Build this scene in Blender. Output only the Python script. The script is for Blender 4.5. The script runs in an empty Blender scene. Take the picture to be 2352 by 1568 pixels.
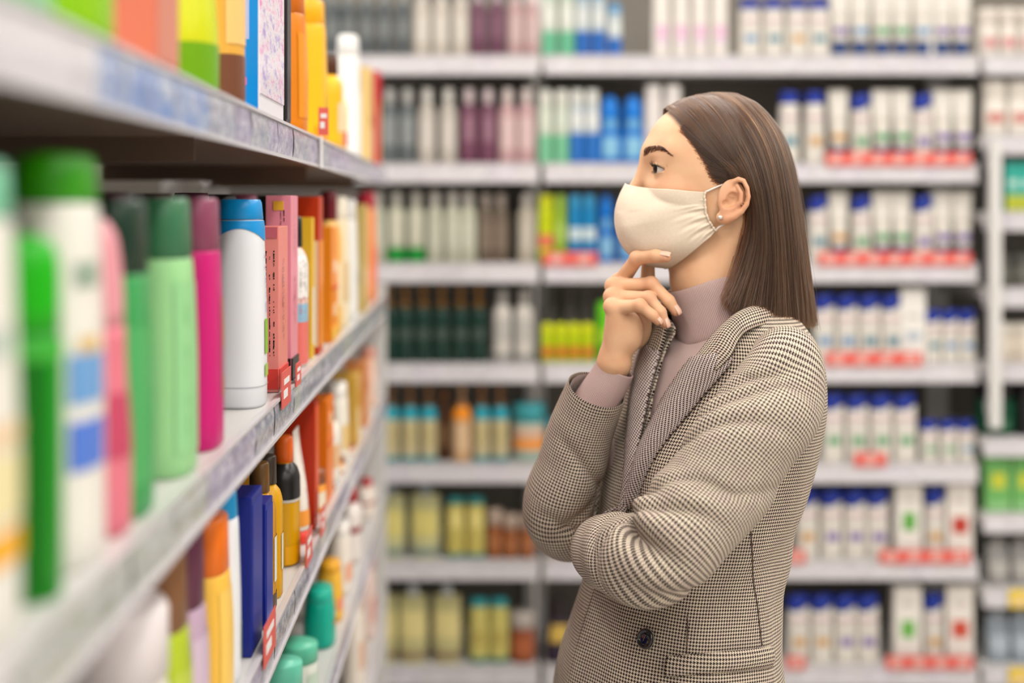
import bpy, bmesh, math, random
import numpy as np
from mathutils import Vector, Matrix

# ---------------------------------------------------------------- camera, world, light, exposure
SC = bpy.context.scene
COL = SC.collection
FPX, PU, PV, CAMZ = 3267.0, 1090.0, 480.0, 1.50     # focal length in px, principal point, eye height
cam_d = bpy.data.cameras.new('camera')
cam_d.sensor_width = 36.0
cam_d.lens = 36.0 * FPX / 2352.0
cam_d.shift_x = (1176.0 - PU) / 2352.0
cam_d.shift_y = -(784.0 - PV) / 2352.0
cam_d.clip_start = 0.05
cam_d.dof.use_dof = True
cam_d.dof.focus_distance = 1.745
cam_d.dof.aperture_fstop = 1.75
cam = bpy.data.objects.new('camera', cam_d)
cam.location = (0, 0, CAMZ)
cam.rotation_euler = (math.pi / 2, 0, 0)
COL.objects.link(cam)
SC.camera = cam
SC.view_settings.view_transform = 'Standard'
SC.view_settings.look = 'None'
SC.view_settings.gamma = 1.0
SC.view_settings.use_curve_mapping = False
SC.view_settings.exposure = 0.18
W = bpy.data.worlds.new('store_ambience')
SC.world = W
W.use_nodes = True
W.node_tree.nodes['Background'].inputs[0].default_value = (1.0, 0.955, 0.90, 1)
W.node_tree.nodes['Background'].inputs[1].default_value = 0.48
LAMP_POWER = 14.5
CY = SC.cycles
CY.max_bounces = 5; CY.diffuse_bounces = 2; CY.glossy_bounces = 2; CY.transmission_bounces = 3
CY.use_adaptive_sampling = True; CY.adaptive_threshold = 0.03; CY.use_light_tree = False
CY.caustics_reflective = False; CY.caustics_refractive = False

# ---------------------------------------------------------------- helpers
def at(u, v, Y):
    """world point seen at photo pixel (u, v) at distance Y"""
    return np.array([(u - PU) * Y / FPX, Y, CAMZ - (v - PV) * Y / FPX])

def lin(c):
    """sRGB 0-255 triple -> linear"""
    o = []
    for x in c[:3]:
        x = x / 255.0
        o.append(x / 12.92 if x <= 0.04045 else ((x + 0.055) / 1.055) ** 2.4)
    return (o[0], o[1], o[2], 1.0)

MATS = {}
def mat(name, c, rough=0.5, metal=0.0, spec=0.5, trans=0.0, coat=0.0, emit=None, emit_s=0.0,
        noise=0.0, nscale=40.0, bump=0.0, bscale=200.0, alpha=1.0, sheen=0.0):
    """plain principled material with slight procedural colour noise; c is sRGB 0-255"""
    if name in MATS:
        return MATS[name]
    m = bpy.data.materials.new(name); m.use_nodes = True
    nt = m.node_tree; b = nt.nodes['Principled BSDF']
    col = lin(c)
    b.inputs['Base Color'].default_value = col
    b.inputs['Roughness'].default_value = rough
    b.inputs['Metallic'].default_value = metal
    b.inputs['Specular IOR Level'].default_value = spec
    b.inputs['Transmission Weight'].default_value = trans
    b.inputs['Coat Weight'].default_value = coat
    b.inputs['Sheen Weight'].default_value = sheen
    if emit:
        b.inputs['Emission Color'].default_value = lin(emit)
        b.inputs['Emission Strength'].default_value = emit_s
    if noise > 0:
        tc = nt.nodes.new('ShaderNodeTexCoord'); n = nt.nodes.new('ShaderNodeTexNoise')
        n.inputs['Scale'].default_value = nscale; n.inputs['Detail'].default_value = 3
        nt.links.new(tc.outputs['Object'], n.inputs['Vector'])
        r = nt.nodes.new('ShaderNodeMapRange')
        r.inputs[1].default_value = 0.3; r.inputs[2].default_value = 0.7
        r.inputs[3].default_value = 1 - noise; r.inputs[4].default_value = 1 + noise
        mx = nt.nodes.new('ShaderNodeVectorMath'); mx.operation = 'SCALE'
        mx.inputs[0].default_value = col[:3]
        nt.links.new(n.outputs[0], r.inputs[0]); nt.links.new(r.outputs[0], mx.inputs['Scale'])
        nt.links.new(mx.outputs[0], b.inputs['Base Color'])
    if bump > 0:
        tc = nt.nodes.new('ShaderNodeTexCoord'); n = nt.nodes.new('ShaderNodeTexNoise')
        n.inputs['Scale'].default_value = bscale
        bp = nt.nodes.new('ShaderNodeBump'); bp.inputs['Strength'].default_value = bump
        bp.inputs['Distance'].default_value = 0.002
        nt.links.new(tc.outputs['Object'], n.inputs['Vector']); nt.links.new(n.outputs[0], bp.inputs['Height'])
        nt.links.new(bp.outputs[0], b.inputs['Normal'])
    MATS[name] = m
    return m

def mesh_data(name, V, F, smooth=True, uv=None):
    me = bpy.data.meshes.new(name)
    V = np.asarray(V, dtype=np.float64).reshape(-1, 3)
    if isinstance(F, np.ndarray):
        n, k = F.shape
        me.vertices.add(len(V)); me.vertices.foreach_set('co', V.ravel())
        me.loops.add(n * k); me.loops.foreach_set('vertex_index', F.ravel().astype(np.int32))
        me.polygons.add(n)
        me.polygons.foreach_set('loop_start', np.arange(0, n * k, k, dtype=np.int32))
        me.update(calc_edges=True); me.validate()
    else:
        me.from_pydata([tuple(p) for p in V], [], [tuple(int(i) for i in f) for f in F]); me.update()
    if smooth:
        me.polygons.foreach_set('use_smooth', np.ones(len(me.polygons), dtype=bool))
    if uv is not None:
        l = me.uv_layers.new(name='UVMap')
        vi = np.empty(len(me.loops), dtype=np.int32); me.loops.foreach_get('vertex_index', vi)
        l.data.foreach_set('uv', np.asarray(uv, dtype=np.float32)[vi].ravel())
    return me

def link(name, data, material=None, parent=None, loc=None):
    o = bpy.data.objects.new(name, data)
    COL.objects.link(o)
    if material is not None and data is not None and hasattr(data, 'materials') and len(data.materials) == 0:
        data.materials.append(material)
    if parent is not None:
        o.parent = parent
    if loc is not None:
        o.location = loc
    return o

def obj(name, V, F, material, parent=None, smooth=True, uv=None, loc=None):
    return link(name, mesh_data(name, V, F, smooth, uv), material, parent, loc)

def empty(name, loc=(0, 0, 0), rotz=0.0):
    o = bpy.data.objects.new(name, None); o.empty_display_size = 0.05
    COL.objects.link(o); o.location = loc; o.rotation_euler = (0, 0, rotz)
    return o

def tag(o, label=None, cat=None, group=None, kind=None):
    if label: o['label'] = label
    if cat: o['category'] = cat
    if group: o['group'] = group
    if kind: o['kind'] = kind
    return o

def grid_faces(n, m, close_m=False, close_n=False, off=0):
    """quads of an n x m grid of vertices (row major)"""
    i = np.arange(n if close_n else n - 1); j = np.arange(m if close_m else m - 1)
    I, J = np.meshgrid(i, j, indexing='ij')
    I2 = (I + 1) % n; J2 = (J + 1) % m
    return np.stack([I * m + J, I * m + J2, I2 * m + J2, I2 * m + J], -1).reshape(-1, 4) + off

def loft_mesh(secs, cap=True):
    """secs: array (n, m, 3) of closed rings -> verts, face list with end caps (triangle-free n-gons)"""
    secs = np.asarray(secs); n, m, _ = secs.shape
    F = [tuple(f) for f in grid_faces(n, m, close_m=True)]
    if cap:
        F.append(tuple(range(m - 1, -1, -1)))
        F.append(tuple(range((n - 1) * m, n * m)))
    return secs.reshape(-1, 3), F

def super_ring(z, wx, wy, p=2.0, m=24, cx=0.0, cy=0.0):
    t = np.linspace(0, 2 * math.pi, m, endpoint=False)
    c, s = np.cos(t), np.sin(t)
    r = (np.abs(c) ** p + np.abs(s) ** p) ** (-1.0 / p)
    return np.stack([cx + wx * r * c, cy + wy * r * s, np.full(m, z)], -1)

def catmull(P, n):
    """Catmull-Rom resample of control points P (k,d) to n points"""
    P = np.asarray(P, float); k = len(P)
    Q = np.vstack([2 * P[0] - P[1], P, 2 * P[-1] - P[-2]])
    t = np.linspace(0, k - 1, n); i = np.minimum(t.astype(int), k - 2); f = (t - i)[:, None]
    p0, p1, p2, p3 = Q[i], Q[i + 1], Q[i + 2], Q[i + 3]
    return 0.5 * (2 * p1 + (p2 - p0) * f + (2 * p0 - 5 * p1 + 4 * p2 - p3) * f ** 2 + (3 * p1 - p0 - 3 * p2 + p3) * f ** 3)

def frames(P, up0):
    """parallel-transport frames along polyline P; returns T, N, B"""
    P = np.asarray(P, float); n = len(P)
    T = np.gradient(P, axis=0); T /= np.linalg.norm(T, axis=1)[:, None]
    N = np.zeros_like(P); u = np.asarray(up0, float)
    for i in range(n):
        u = u - T[i] * np.dot(u, T[i]); u /= np.linalg.norm(u); N[i] = u
    return T, N, np.cross(T, N)

def tube(P, r, m=8, cap=True, up=(0, 0.3, 1)):
    P = np.asarray(P, float); r = np.broadcast_to(np.asarray(r, float), (len(P),))
    T, N, B = frames(P, up)
    t = np.linspace(0, 2 * math.pi, m, endpoint=False)
    ring = P[:, None] + r[:, None, None] * (np.cos(t)[None, :, None] * N[:, None] + np.sin(t)[None, :, None] * B[:, None])
    return loft_mesh(ring, cap)

def box(x0, x1, y0, y1, z0, z1, bev=0.0):
    """box, with chamfered edges when bev > 0 (24 verts)"""
    if bev <= 0:
        V = [(x, y, z) for z in (z0, z1) for y in (y0, y1) for x in (x0, x1)]
        F = [(0, 2, 3, 1), (4, 5, 7, 6), (0, 1, 5, 4), (2, 6, 7, 3), (0, 4, 6, 2), (1, 3, 7, 5)]
        return V, F
    bm = bmesh.new()
    bmesh.ops.create_cube(bm, size=1.0)
    for v in bm.verts:
        v.co = Vector(((x0 + x1) / 2 + v.co.x * (x1 - x0), (y0 + y1) / 2 + v.co.y * (y1 - y0), (z0 + z1) / 2 + v.co.z * (z1 - z0)))
    bmesh.ops.bevel(bm, geom=list(bm.edges), offset=bev, segments=2, affect='EDGES', profile=0.6)
    bm.verts.index_update()
    V = [tuple(v.co) for v in bm.verts]; F = [tuple(v.index for v in f.verts) for f in bm.faces]
    bm.free()
    return V, F

def join(*parts):
    V, F = [], []
    for v, f in parts:
        o = len(V); V += [tuple(p) for p in v]; F += [tuple(int(i) + o for i in q) for q in f]
    return V, F

def copy_tree(o, parent=None):
    c = o.copy(); COL.objects.link(c); c.parent = parent
    for ch in list(o.children):
        copy_tree(ch, c)
    return c

# ---------------------------------------------------------------- implicit surfaces (numpy)
def smin(a, b, k):
    h = np.clip(0.5 + 0.5 * (b - a) / k, 0, 1)
    return b + (a - b) * h - k * h * (1 - h)
def smax(a, b, k):
    return -smin(-a, -b, k)
def s_sph(p, c, r):
    return np.linalg.norm(p - np.asarray(c, np.float32), axis=-1) - r
def s_ell(p, c, r):
    q = (p - np.asarray(c, np.float32)); r = np.asarray(r, np.float32)
    k0 = np.linalg.norm(q / r, axis=-1); k1 = np.linalg.norm(q / (r * r), axis=-1)
    return k0 * (k0 - 1.0) / np.maximum(k1, 1e-6)
def s_cone(p, a, b, ra, rb):
    """round cone as capsule with linearly varying radius"""
    a = np.asarray(a, np.float32); b = np.asarray(b, np.float32); d = b - a
    h = np.clip(((p - a) @ d) / float(d @ d), 0, 1)
    return np.linalg.norm(p - a - h[..., None] * d, axis=-1) - (ra + (rb - ra) * h)
def s_chain(p, pts, rs, k=0.0):
    d = None
    for i in range(len(pts) - 1):
        e = s_cone(p, pts[i], pts[i + 1], rs[i], rs[i + 1])
        d = e if d is None else (smin(d, e, k) if k > 0 else np.minimum(d, e))
    return d

def sdf_mesh(f, lo, hi, h, slack=1.6, newton=2):
    """narrow-band surface nets of the implicit function f(points)->distance; returns V, F(quads)"""
    lo = np.asarray(lo, float); n = np.ceil((np.asarray(hi, float) - lo) / h / 6).astype(int) * 6
    B = 6; nb = n // B
    g = np.stack(np.meshgrid(*[(np.arange(k) + 0.5) * B * h for k in nb], indexing='ij'), -1) + lo
    d = f(g.reshape(-1, 3).astype(np.float32)).reshape(nb)
    act = np.abs(d) < B * h * 0.87 * slack
    mask = np.zeros(n + 1, bool)
    rep = act.repeat(B, 0).repeat(B, 1).repeat(B, 2)
    for dx in (0, 1):
        for dy in (0, 1):
            for dz in (0, 1):
                mask[dx:dx + n[0], dy:dy + n[1], dz:dz + n[2]] |= rep
    idx = np.argwhere(mask)
    val = np.full(n + 1, np.nan, np.float32)
    pts = (idx * h + lo).astype(np.float32)
    out = np.empty(len(pts), np.float32)
    for s in range(0, len(pts), 400000):
        out[s:s + 400000] = f(pts[s:s + 400000])
    val[mask] = out
    neg = val < 0
    c8 = [(i, j, k) for i in (0, 1) for j in (0, 1) for k in (0, 1)]
    cnt = np.zeros(n, np.int8)
    for i, j, k in c8:
        cnt += neg[i:i + n[0], j:j + n[1], k:k + n[2]]
    cell = rep & (cnt > 0) & (cnt < 8)
    ci = np.argwhere(cell)
    vid = np.full(n, -1, np.int32); vid[cell] = np.arange(len(ci))
    acc = np.zeros((len(ci), 3)); w = np.zeros(len(ci))
    cv = {c: val[ci[:, 0] + c[0], ci[:, 1] + c[1], ci[:, 2] + c[2]] for c in c8}
    for a in c8:
        for ax in range(3):
            if a[ax] == 0:
                b = list(a); b[ax] = 1; b = tuple(b)
                va, vb = cv[a], cv[b]; x = (va < 0) != (vb < 0)
                t = np.where(x, va / np.where(x, va - vb, 1), 0)
                p = np.array(a, float)[None].repeat(len(ci), 0); p[:, ax] += t
                acc[x] += p[x]; w[x] += 1
    V = (ci + acc / np.maximum(w, 1)[:, None]) * h + lo
    Fs = []
    for ax in range(3):
        o1, o2 = [(1, 2), (2, 0), (0, 1)][ax]
        A = neg; sl0 = [slice(None)] * 3; sl1 = [slice(None)] * 3
        sl0[ax] = slice(0, -1); sl1[ax] = slice(1, None)
        ok = ~np.isnan(val)
        x = (A[tuple(sl0)] != A[tuple(sl1)]) & ok[tuple(sl0)] & ok[tuple(sl1)]
        e = np.argwhere(x)
        e = e[(e[:, o1] > 0) & (e[:, o2] > 0) & (e[:, o1] < n[o1]) & (e[:, o2] < n[o2])]
        q = []
        for d1, d2 in ((-1, -1), (0, -1), (0, 0), (-1, 0)):
            r = e.copy(); r[:, o1] += d1; r[:, o2] += d2
            q.append(vid[r[:, 0], r[:, 1], r[:, 2]])
        q = np.stack(q, -1)
        flip = ~A[e[:, 0], e[:, 1], e[:, 2]]
        q[flip] = q[flip][:, ::-1]
        Fs.append(q[(q >= 0).all(1)])
    F = np.vstack(Fs)
    for _ in range(newton):
        p = V.astype(np.float32); e = h * 0.5
        d0 = f(p); gr = np.stack([f(p + np.eye(3, dtype=np.float32)[i] * e) - f(p - np.eye(3, dtype=np.float32)[i] * e) for i in range(3)], -1) / (2 * e)
        g2 = np.maximum((gr ** 2).sum(-1), 0.2)
        st = np.clip(d0 / g2, -h * .6, h * .6)[:, None] * gr
        V = V - st
    return V, F

def hair_object(name, S, R, material, parent):
    """S: (n, k, 3) strand points, R: (n, k) radii -> hair curves object"""
    n, k, _ = S.shape
    h = bpy.data.hair_curves.new(name)
    h.add_curves([k] * n)
    h.attributes['position'].data.foreach_set('vector', S.astype(np.float32).ravel())
    ra = h.attributes.get('radius') or h.attributes.new('radius', 'FLOAT', 'POINT')
    ra.data.foreach_set('value', R.astype(np.float32).ravel())
    return link(name, h, material, parent)
# ================================================================ setting
FLOORM = mat('floor_tile', (206, 200, 192), .25, noise=.04, nscale=3)
floor = obj('floor', *box(-5, 6, -4, 7.5, -.05, 0), FLOORM, smooth=False); tag(floor, 'pale polished shop floor', kind='structure')
CEILM = mat('ceiling_paint', (236, 234, 230), .9)
ceil = obj('ceiling', *box(-5, 6, -4, 7.5, 3.3, 3.35), CEILM, smooth=False); tag(ceil, 'white shop ceiling', kind='structure')
WALLM = mat('wall_paint', (214, 210, 202), .85)
wb = obj('wall_back', *box(-5, 6, 7.5, 7.6, -.05, 3.35), WALLM, smooth=False); tag(wb, 'plain pale shop wall', kind='structure')
LAMPE = bpy.data.materials.new('lamp_diffuser'); LAMPE.use_nodes = True
_b = LAMPE.node_tree.nodes['Principled BSDF']; _b.inputs['Emission Color'].default_value = (1, .965, .91, 1); _b.inputs['Emission Strength'].default_value = 2.0
LAMPE.cycles.emission_sampling = 'NONE'
LAMPH = mat('lamp_housing', (230, 230, 230), .5)
ORD = ['first', 'second', 'third', 'fourth', 'fifth', 'sixth', 'seventh', 'eighth', 'ninth', 'tenth', 'eleventh', 'twelfth']
for i, x in enumerate((-2.4, -.9, .6, 2.1, 3.6)):
    for j, y in enumerate((-2.2, .2, 2.6, 5.0)):
        t = empty('ceiling_light', (x, y, 3.3))
        tag(t, '%s ceiling light from the left, %s row from the back' % (ORD[i], ORD[3 - j]), 'light', 'ceiling lights above the aisles')
        obj('housing', *box(-.16, .16, -.75, .75, -.04, 0, .006), LAMPH, t, False)
        obj('diffuser', [(-.14, -.73, -.05), (.14, -.73, -.05), (.14, .73, -.05), (-.14, .73, -.05), (-.15, -.74, -.041), (.15, -.74, -.041), (.15, .74, -.041), (-.15, .74, -.041)], [(3, 2, 1, 0), (0, 1, 5, 4), (1, 2, 6, 5), (2, 3, 7, 6), (3, 0, 4, 7)], LAMPE, t, False)
        ld = bpy.data.lights.new('tube', 'AREA'); ld.shape = 'RECTANGLE'; ld.size = .28; ld.size_y = 1.46
        ld.color = (1, .965, .91); ld.energy = LAMP_POWER * .28 * 1.46 * math.pi
        lo_ = bpy.data.objects.new('tube', ld); COL.objects.link(lo_); lo_.parent = t; lo_.location = (0, 0, -.056)

METAL = mat('shelf_white_enamel', (220, 217, 214), .38)
METALG = mat('shelf_back_shaded_grey', (116, 110, 101), .6)  # grey darkened so the gaps between packs read as shaded
UNDER_SHADE = mat('shelf_underside_shade', (128, 106, 88), .5)  # shade beneath the boards put into a dark brown; brackets share it
RAIL = mat('rail_plastic', (216, 211, 214), .25)
def insert_material(name, c1, c2, c3, sc):
    """printed paper behind clear film: blotches of ink and faint streaks"""
    m = bpy.data.materials.new(name); m.use_nodes = True
    nt = m.node_tree; b = nt.nodes['Principled BSDF']; L = nt.links.new
    tc = nt.nodes.new('ShaderNodeTexCoord'); mp = nt.nodes.new('ShaderNodeMapping')
    mp.inputs['Scale'].default_value = (sc, sc, sc * 2.2); L(tc.outputs['Object'], mp.inputs['Vector'])
    n = nt.nodes.new('ShaderNodeTexNoise'); n.inputs['Scale'].default_value = 1.0; n.inputs['Detail'].default_value = 5; n.inputs['Roughness'].default_value = .7
    L(mp.outputs[0], n.inputs['Vector'])
    r = nt.nodes.new('ShaderNodeValToRGB'); e = r.color_ramp.elements
    e[0].position = .34; e[0].color = lin(c1); e[1].position = .64; e[1].color = lin(c3)
    k = e.new(.50); k.color = lin(c2)
    L(n.outputs[0], r.inputs[0]); L(r.outputs[0], b.inputs['Base Color'])
    b.inputs['Roughness'].default_value = .22
    return m
INS = [insert_material('label_lavender', (146, 136, 164), (176, 168, 190), (208, 204, 216), 34),
       insert_material('label_blue', (92, 130, 196), (150, 166, 204), (196, 202, 214), 30),
       insert_material('label_grey', (142, 142, 158), (172, 172, 184), (206, 204, 210), 36),
       insert_material('label_olive', (168, 172, 140), (184, 186, 182), (206, 206, 208), 50),
       insert_material('label_white', (200, 195, 200), (216, 211, 215), (228, 225, 228), 30),
       insert_material('label_pale', (196, 190, 200), (216, 210, 218), (232, 228, 234), 30)]
REDTAG = mat('red_tag', (226, 96, 86), .45)
WHITETAG = mat('white_tag', (240, 238, 236), .5)

# ---- left run of shelves, its front edge facing the aisle at x = -0.235
GX, GY0, GY1 = -0.235, -0.75, 3.75
GZ = [1.605, 1.272, 1.010, 0.745, 0.45, 0.15]
gond = empty('shelf_run', (GX - .25, 1.5, 0))
tag(gond, 'long white metal shelf run along the left side of the aisle', 'shelf')
def gpart(name, V, F, m, parent=None, smooth=False):
    if parent is None:
        V = np.asarray(V, float) - np.array([GX - .25, 1.5, 0]); return obj(name, V, F, m, gond, smooth)
    return obj(name, np.asarray(V, float) - np.array([GX - .25, 1.5, 0]), F, m, parent, smooth)
rngS = random.Random(4)
for k, z in enumerate(GZ):
    depth = .42 if k < 5 else .48
    sb = gpart('shelf_board', *box(GX - depth, GX - .004, GY0, GY1, z - .026, z, .002), METAL)
    gpart('underside_shade_sheet', *box(GX - depth + .01, GX - .012, GY0 + .01, GY1 - .01, z - .029, z - .0262), UNDER_SHADE, sb)  # thin added sheet that carries the painted shade below the white board
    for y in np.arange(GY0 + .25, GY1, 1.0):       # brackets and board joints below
        gpart('bracket', *box(GX - depth, GX - .06, y - .002, y + .002, z - .055, z - .029), UNDER_SHADE, sb)
    # clear price rail: back plate, lips and printed inserts
    rl = gpart('price_rail', *join(box(GX - .004, GX, GY0, GY1, z - .042, z + .002), box(GX, GX + .004, GY0, GY1, z - .043, z - .039, 0), box(GX, GX + .003, GY0, GY1, z - .001, z + .0025, 0)), RAIL, sb)
    y = GY0
    j = 0
    while y < GY1 - .02 and k < 4:
        ln = rngS.choice([.07, .10, .14, .18]); ln = min(ln, GY1 - y - .004)
        if k == 0: mi = 4 if y < .70 else 1 if y < 1.18 else rngS.choice([0, 0, 2])
        elif k == 1: mi = rngS.choice([4, 0, 3]) if y < 1.5 else rngS.choice([3, 2, 2])
        else: mi = rngS.choice([0, 0, 2, 4])
        n = 8; P = []
        wv = [rngS.uniform(.0006, .0020) for _ in range(n)]
        for i in range(n):                          # slightly buckled paper strip
            yy = y + .002 + (ln - .004) * i / (n - 1)
            P.append([(GX + .0006, yy, z - .038), (GX + wv[i] + .0006, yy, z - .024), (GX + wv[(i * 3) % n] + .0006, yy, z - .012), (GX + .0006, yy, z - .002)])
        V = np.array(P).reshape(-1, 3)
        gpart('price_insert', V, [tuple(f[::-1]) for f in grid_faces(n, 4)], INS[mi], sb, True)
        y += ln + rngS.choice([-.002, -.002, -.002, .004])
        j += 1
gpart('back_panel', *box(GX - .50, GX - .48, GY0, GY1, 0, 1.93), METALG)
gpart('plinth', *box(GX - .47, GX - .03, GY0, GY1, 0, .12), METAL)
for y in (GY0, .25, 1.25, 2.25, 3.25):
    gpart('upright', *box(GX - .48, GX - .44, y, y + .03, 0, 1.93), METAL)
gpart('end_upright', *box(GX - .06, GX + .0, GY1 + .002, GY1 + .05, 0, 1.30, .004), METAL)
gpart('end_panel', *box(GX - .48, GX - .062, GY1 + .002, GY1 + .03, 0, 1.55, .004), METAL)
def red_flag(y, z, h=.042, w=.05, white=True, lbl='', rot=0.0):
    t = empty('price_flag', (GX + .004 + (.012 if rot else 0), y, z), rot); tag(t, lbl, 'price tag', 'red price tags on the left shelf run')
    obj('card', *box(0, .0012, -w / 2, w / 2, 0, h), REDTAG, t, False)
    if white:
        obj('print', *join(box(.0012, .0016, -w * .3, w * .3, h * .62, h * .78), box(.0012, .0016, -w * .34, w * .1, h * .25, h * .48)), WHITETAG, t, False)['kind'] = 'stuff'
    return t
red_flag(2.06, GZ[0] + .002, .040, .015, rot=-1.15, lbl='red price tag standing above the upper shelf rail beside the yellow bottle')
tt = empty('rail_label', (GX + .005, 2.13, GZ[0] - .044)); tag(tt, 'narrow white vertical label clipped on the upper shelf rail', 'price tag')
obj('card', *box(0, .0012, -.012, .012, 0, .048), WHITETAG, tt, False)
red_flag(1.74, GZ[1] - .012, .044, .08, lbl='red price tag under the pink tubes on the middle shelf rail')
red_flag(1.86, GZ[1] - .002, .03, .05, lbl='small red price tag beside the pink box on the middle rail')
red_flag(1.60, GZ[2] - .014, .046, .09, lbl='large red price tag low on the lower shelf rail')
red_flag(1.98, GZ[2] - .002, .045, .07, lbl='red price tag beneath the gold bottle on the lower shelf rail')
red_flag(2.16, GZ[2] - .002, .040, .06, lbl='farthest red price tag on the lower shelf rail')

# ---- shelf units along the back of the aisle (front at y = 4.20)
BY = 4.20
BZ = [1.951, 1.632, 1.338, 1.043, 0.747, 0.461, 0.149]
def back_unit(name, label, x0, x1, levels, posts=True, railc=METAL):
    r = empty(name, ((x0 + x1) / 2, BY + .22, 0)); tag(r, label, 'shelf', 'shelf units behind the person')
    o = np.array([(x0 + x1) / 2, BY + .22, 0])
    def P(n, V, F, m, par=None): return obj(n, np.asarray(V, float) - o, F, m, par or r, False)
    P('back_panel', *box(x0, x1, BY + .42, BY + .44, 0, 2.35), METALG)
    P('plinth', *box(x0, x1, BY + .04, BY + .40, 0, levels[-1] - .06), METAL)
    P('upright', *box(x0, x0 + .03, BY + .39, BY + .42, 0, 2.35), METAL)
    P('upright', *box(x1 - .03, x1, BY + .39, BY + .42, 0, 2.35), METAL)
    for z in levels:
        s_ = P('shelf_board', *box(x0 + .004, x1 - .004, BY + .004, BY + .42, z - .028, z, .002), METAL)
        P('price_rail', *join(box(x0 + .006, x1 - .006, BY - .002, BY + .004, z - .052, z + .004), box(x0 + .006, x1 - .006, BY - .008, BY - .002, z - .054, z - .048), box(x0 + .006, x1 - .006, BY - .006, BY - .002, z, z + .004)), RAIL, s_)
        x = x0 + .02
        while x < x1 - .1:
            ln = rngS.choice([.06, .08, .10])
            P('price_insert', *box(x, x + ln - .006, BY - .0030, BY - .0022, z - .046, z - .002), INS[5 if rngS.random() < .3 else 4], s_)
            x += ln + rngS.choice([0, .01, .03])
    return r
XJ1, XJ2 = .197, 1.494
back_unit('shelf_unit', 'white shelf unit of hair products left of the person', -1.10, XJ1 - .003, BZ)
back_unit('shelf_unit', 'wide white shelf unit of white and blue bottles behind the person', XJ1 + .003, XJ2 - .003, BZ)
RZ = [1.951, 1.715, 1.490, 1.265, 1.045, .825, .600, .380, .150]
back_unit('shelf_unit', 'closely spaced white shelf unit at the right edge', XJ2 + .003, 2.75, RZ)
# light end frame of the right unit
fr = obj('shelf_end_frame', *join(box(XJ2 + .012, XJ2 + .045, BY - .05, BY - .02, .86, 1.70, .003), box(XJ2 + .012, XJ2 + .045, BY - .02, BY - .0085, 1.62, 1.65), box(XJ2 + .012, XJ2 + .045, BY - .02, BY - .0085, .90, .94)), METAL, smooth=False)
tag(fr, 'upright white frame strip at the left edge of the right unit', 'frame')
# ================================================================ products
def pm(c, rough=.30, coat=0.0, metal=0.0, trans=0.0):
    key = 'plastic_%d_%d_%d_%s' % (c[0], c[1], c[2], 'm' if metal else 't' if trans else 'p')
    return mat(key, c, rough, metal=metal, coat=coat, trans=trans, spec=.35)
def body_rings(secs, m=24):
    return np.array([super_ring(z, wx, wy, p, m) for z, wx, wy, p in secs])
def smooth_secs(secs, n):
    A = np.array(secs, float); k = len(A)
    C = catmull(A, n); t = np.linspace(0, k - 1, n)
    C[:, 0] = np.interp(t, np.arange(k), A[:, 0])
    i = np.minimum(t.astype(int), k - 2)
    return np.clip(C, np.minimum(A[i], A[i + 1]), np.maximum(A[i], A[i + 1]))
def patch(secs, z0, z1, th0, half, off=.0006, nz=6, nt=9, wave=0.0, wn=1.0):
    """conformal patch on a lofted body; th = -pi/2 is the front"""
    A = np.array(secs, float)
    V = []
    for i in range(nz):
        row = []
        for j in range(nt):
            th = th0 - half + 2 * half * j / (nt - 1)
            zz = z0 + (z1 - z0) * i / (nz - 1)
            zz += wave * math.sin(wn * th + 1.2) * (1 - i / (nz - 1))
            wx, wy, p = [np.interp(zz, A[:, 0], A[:, k]) for k in (1, 2, 3)]
            c, s = math.cos(th), math.sin(th)
            r = (abs(c) ** p + abs(s) ** p) ** (-1 / p)
            row.append(((wx + off) * r * c, (wy + off) * r * s, zz))
        V.append(row)
    return np.array(V).reshape(-1, 3), [tuple(f) for f in grid_faces(nz, nt)]
def ringmesh(secs, m=24):
    return loft_mesh(body_rings(secs, m))
FR = -math.pi / 2
def glyphs(secs, z0, z1, th0, n, size, seed, cols=1, dth=.12):
    """a column of tiny letter-like strokes running up the pack"""
    r = random.Random(seed); V, F = [], []
    for c in range(cols):
        z = z0
        while z < z1:
            h = size * r.uniform(.5, 1.1)
            if r.random() < .8:
                for q in range(r.choice([1, 2, 2])):
                    dz = h * q * .5
                    v, f = patch(secs, z + dz, z + dz + h * r.choice([.28, .35, .9]), th0 + c * dth + r.uniform(-.01, .01), .035 * r.uniform(.5, 1), .0011, 2, 3)
                    o = len(V); V += [tuple(p) for p in v]; F += [tuple(i + o for i in x) for x in f]
            z += h * 1.25
    return V, F

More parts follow.
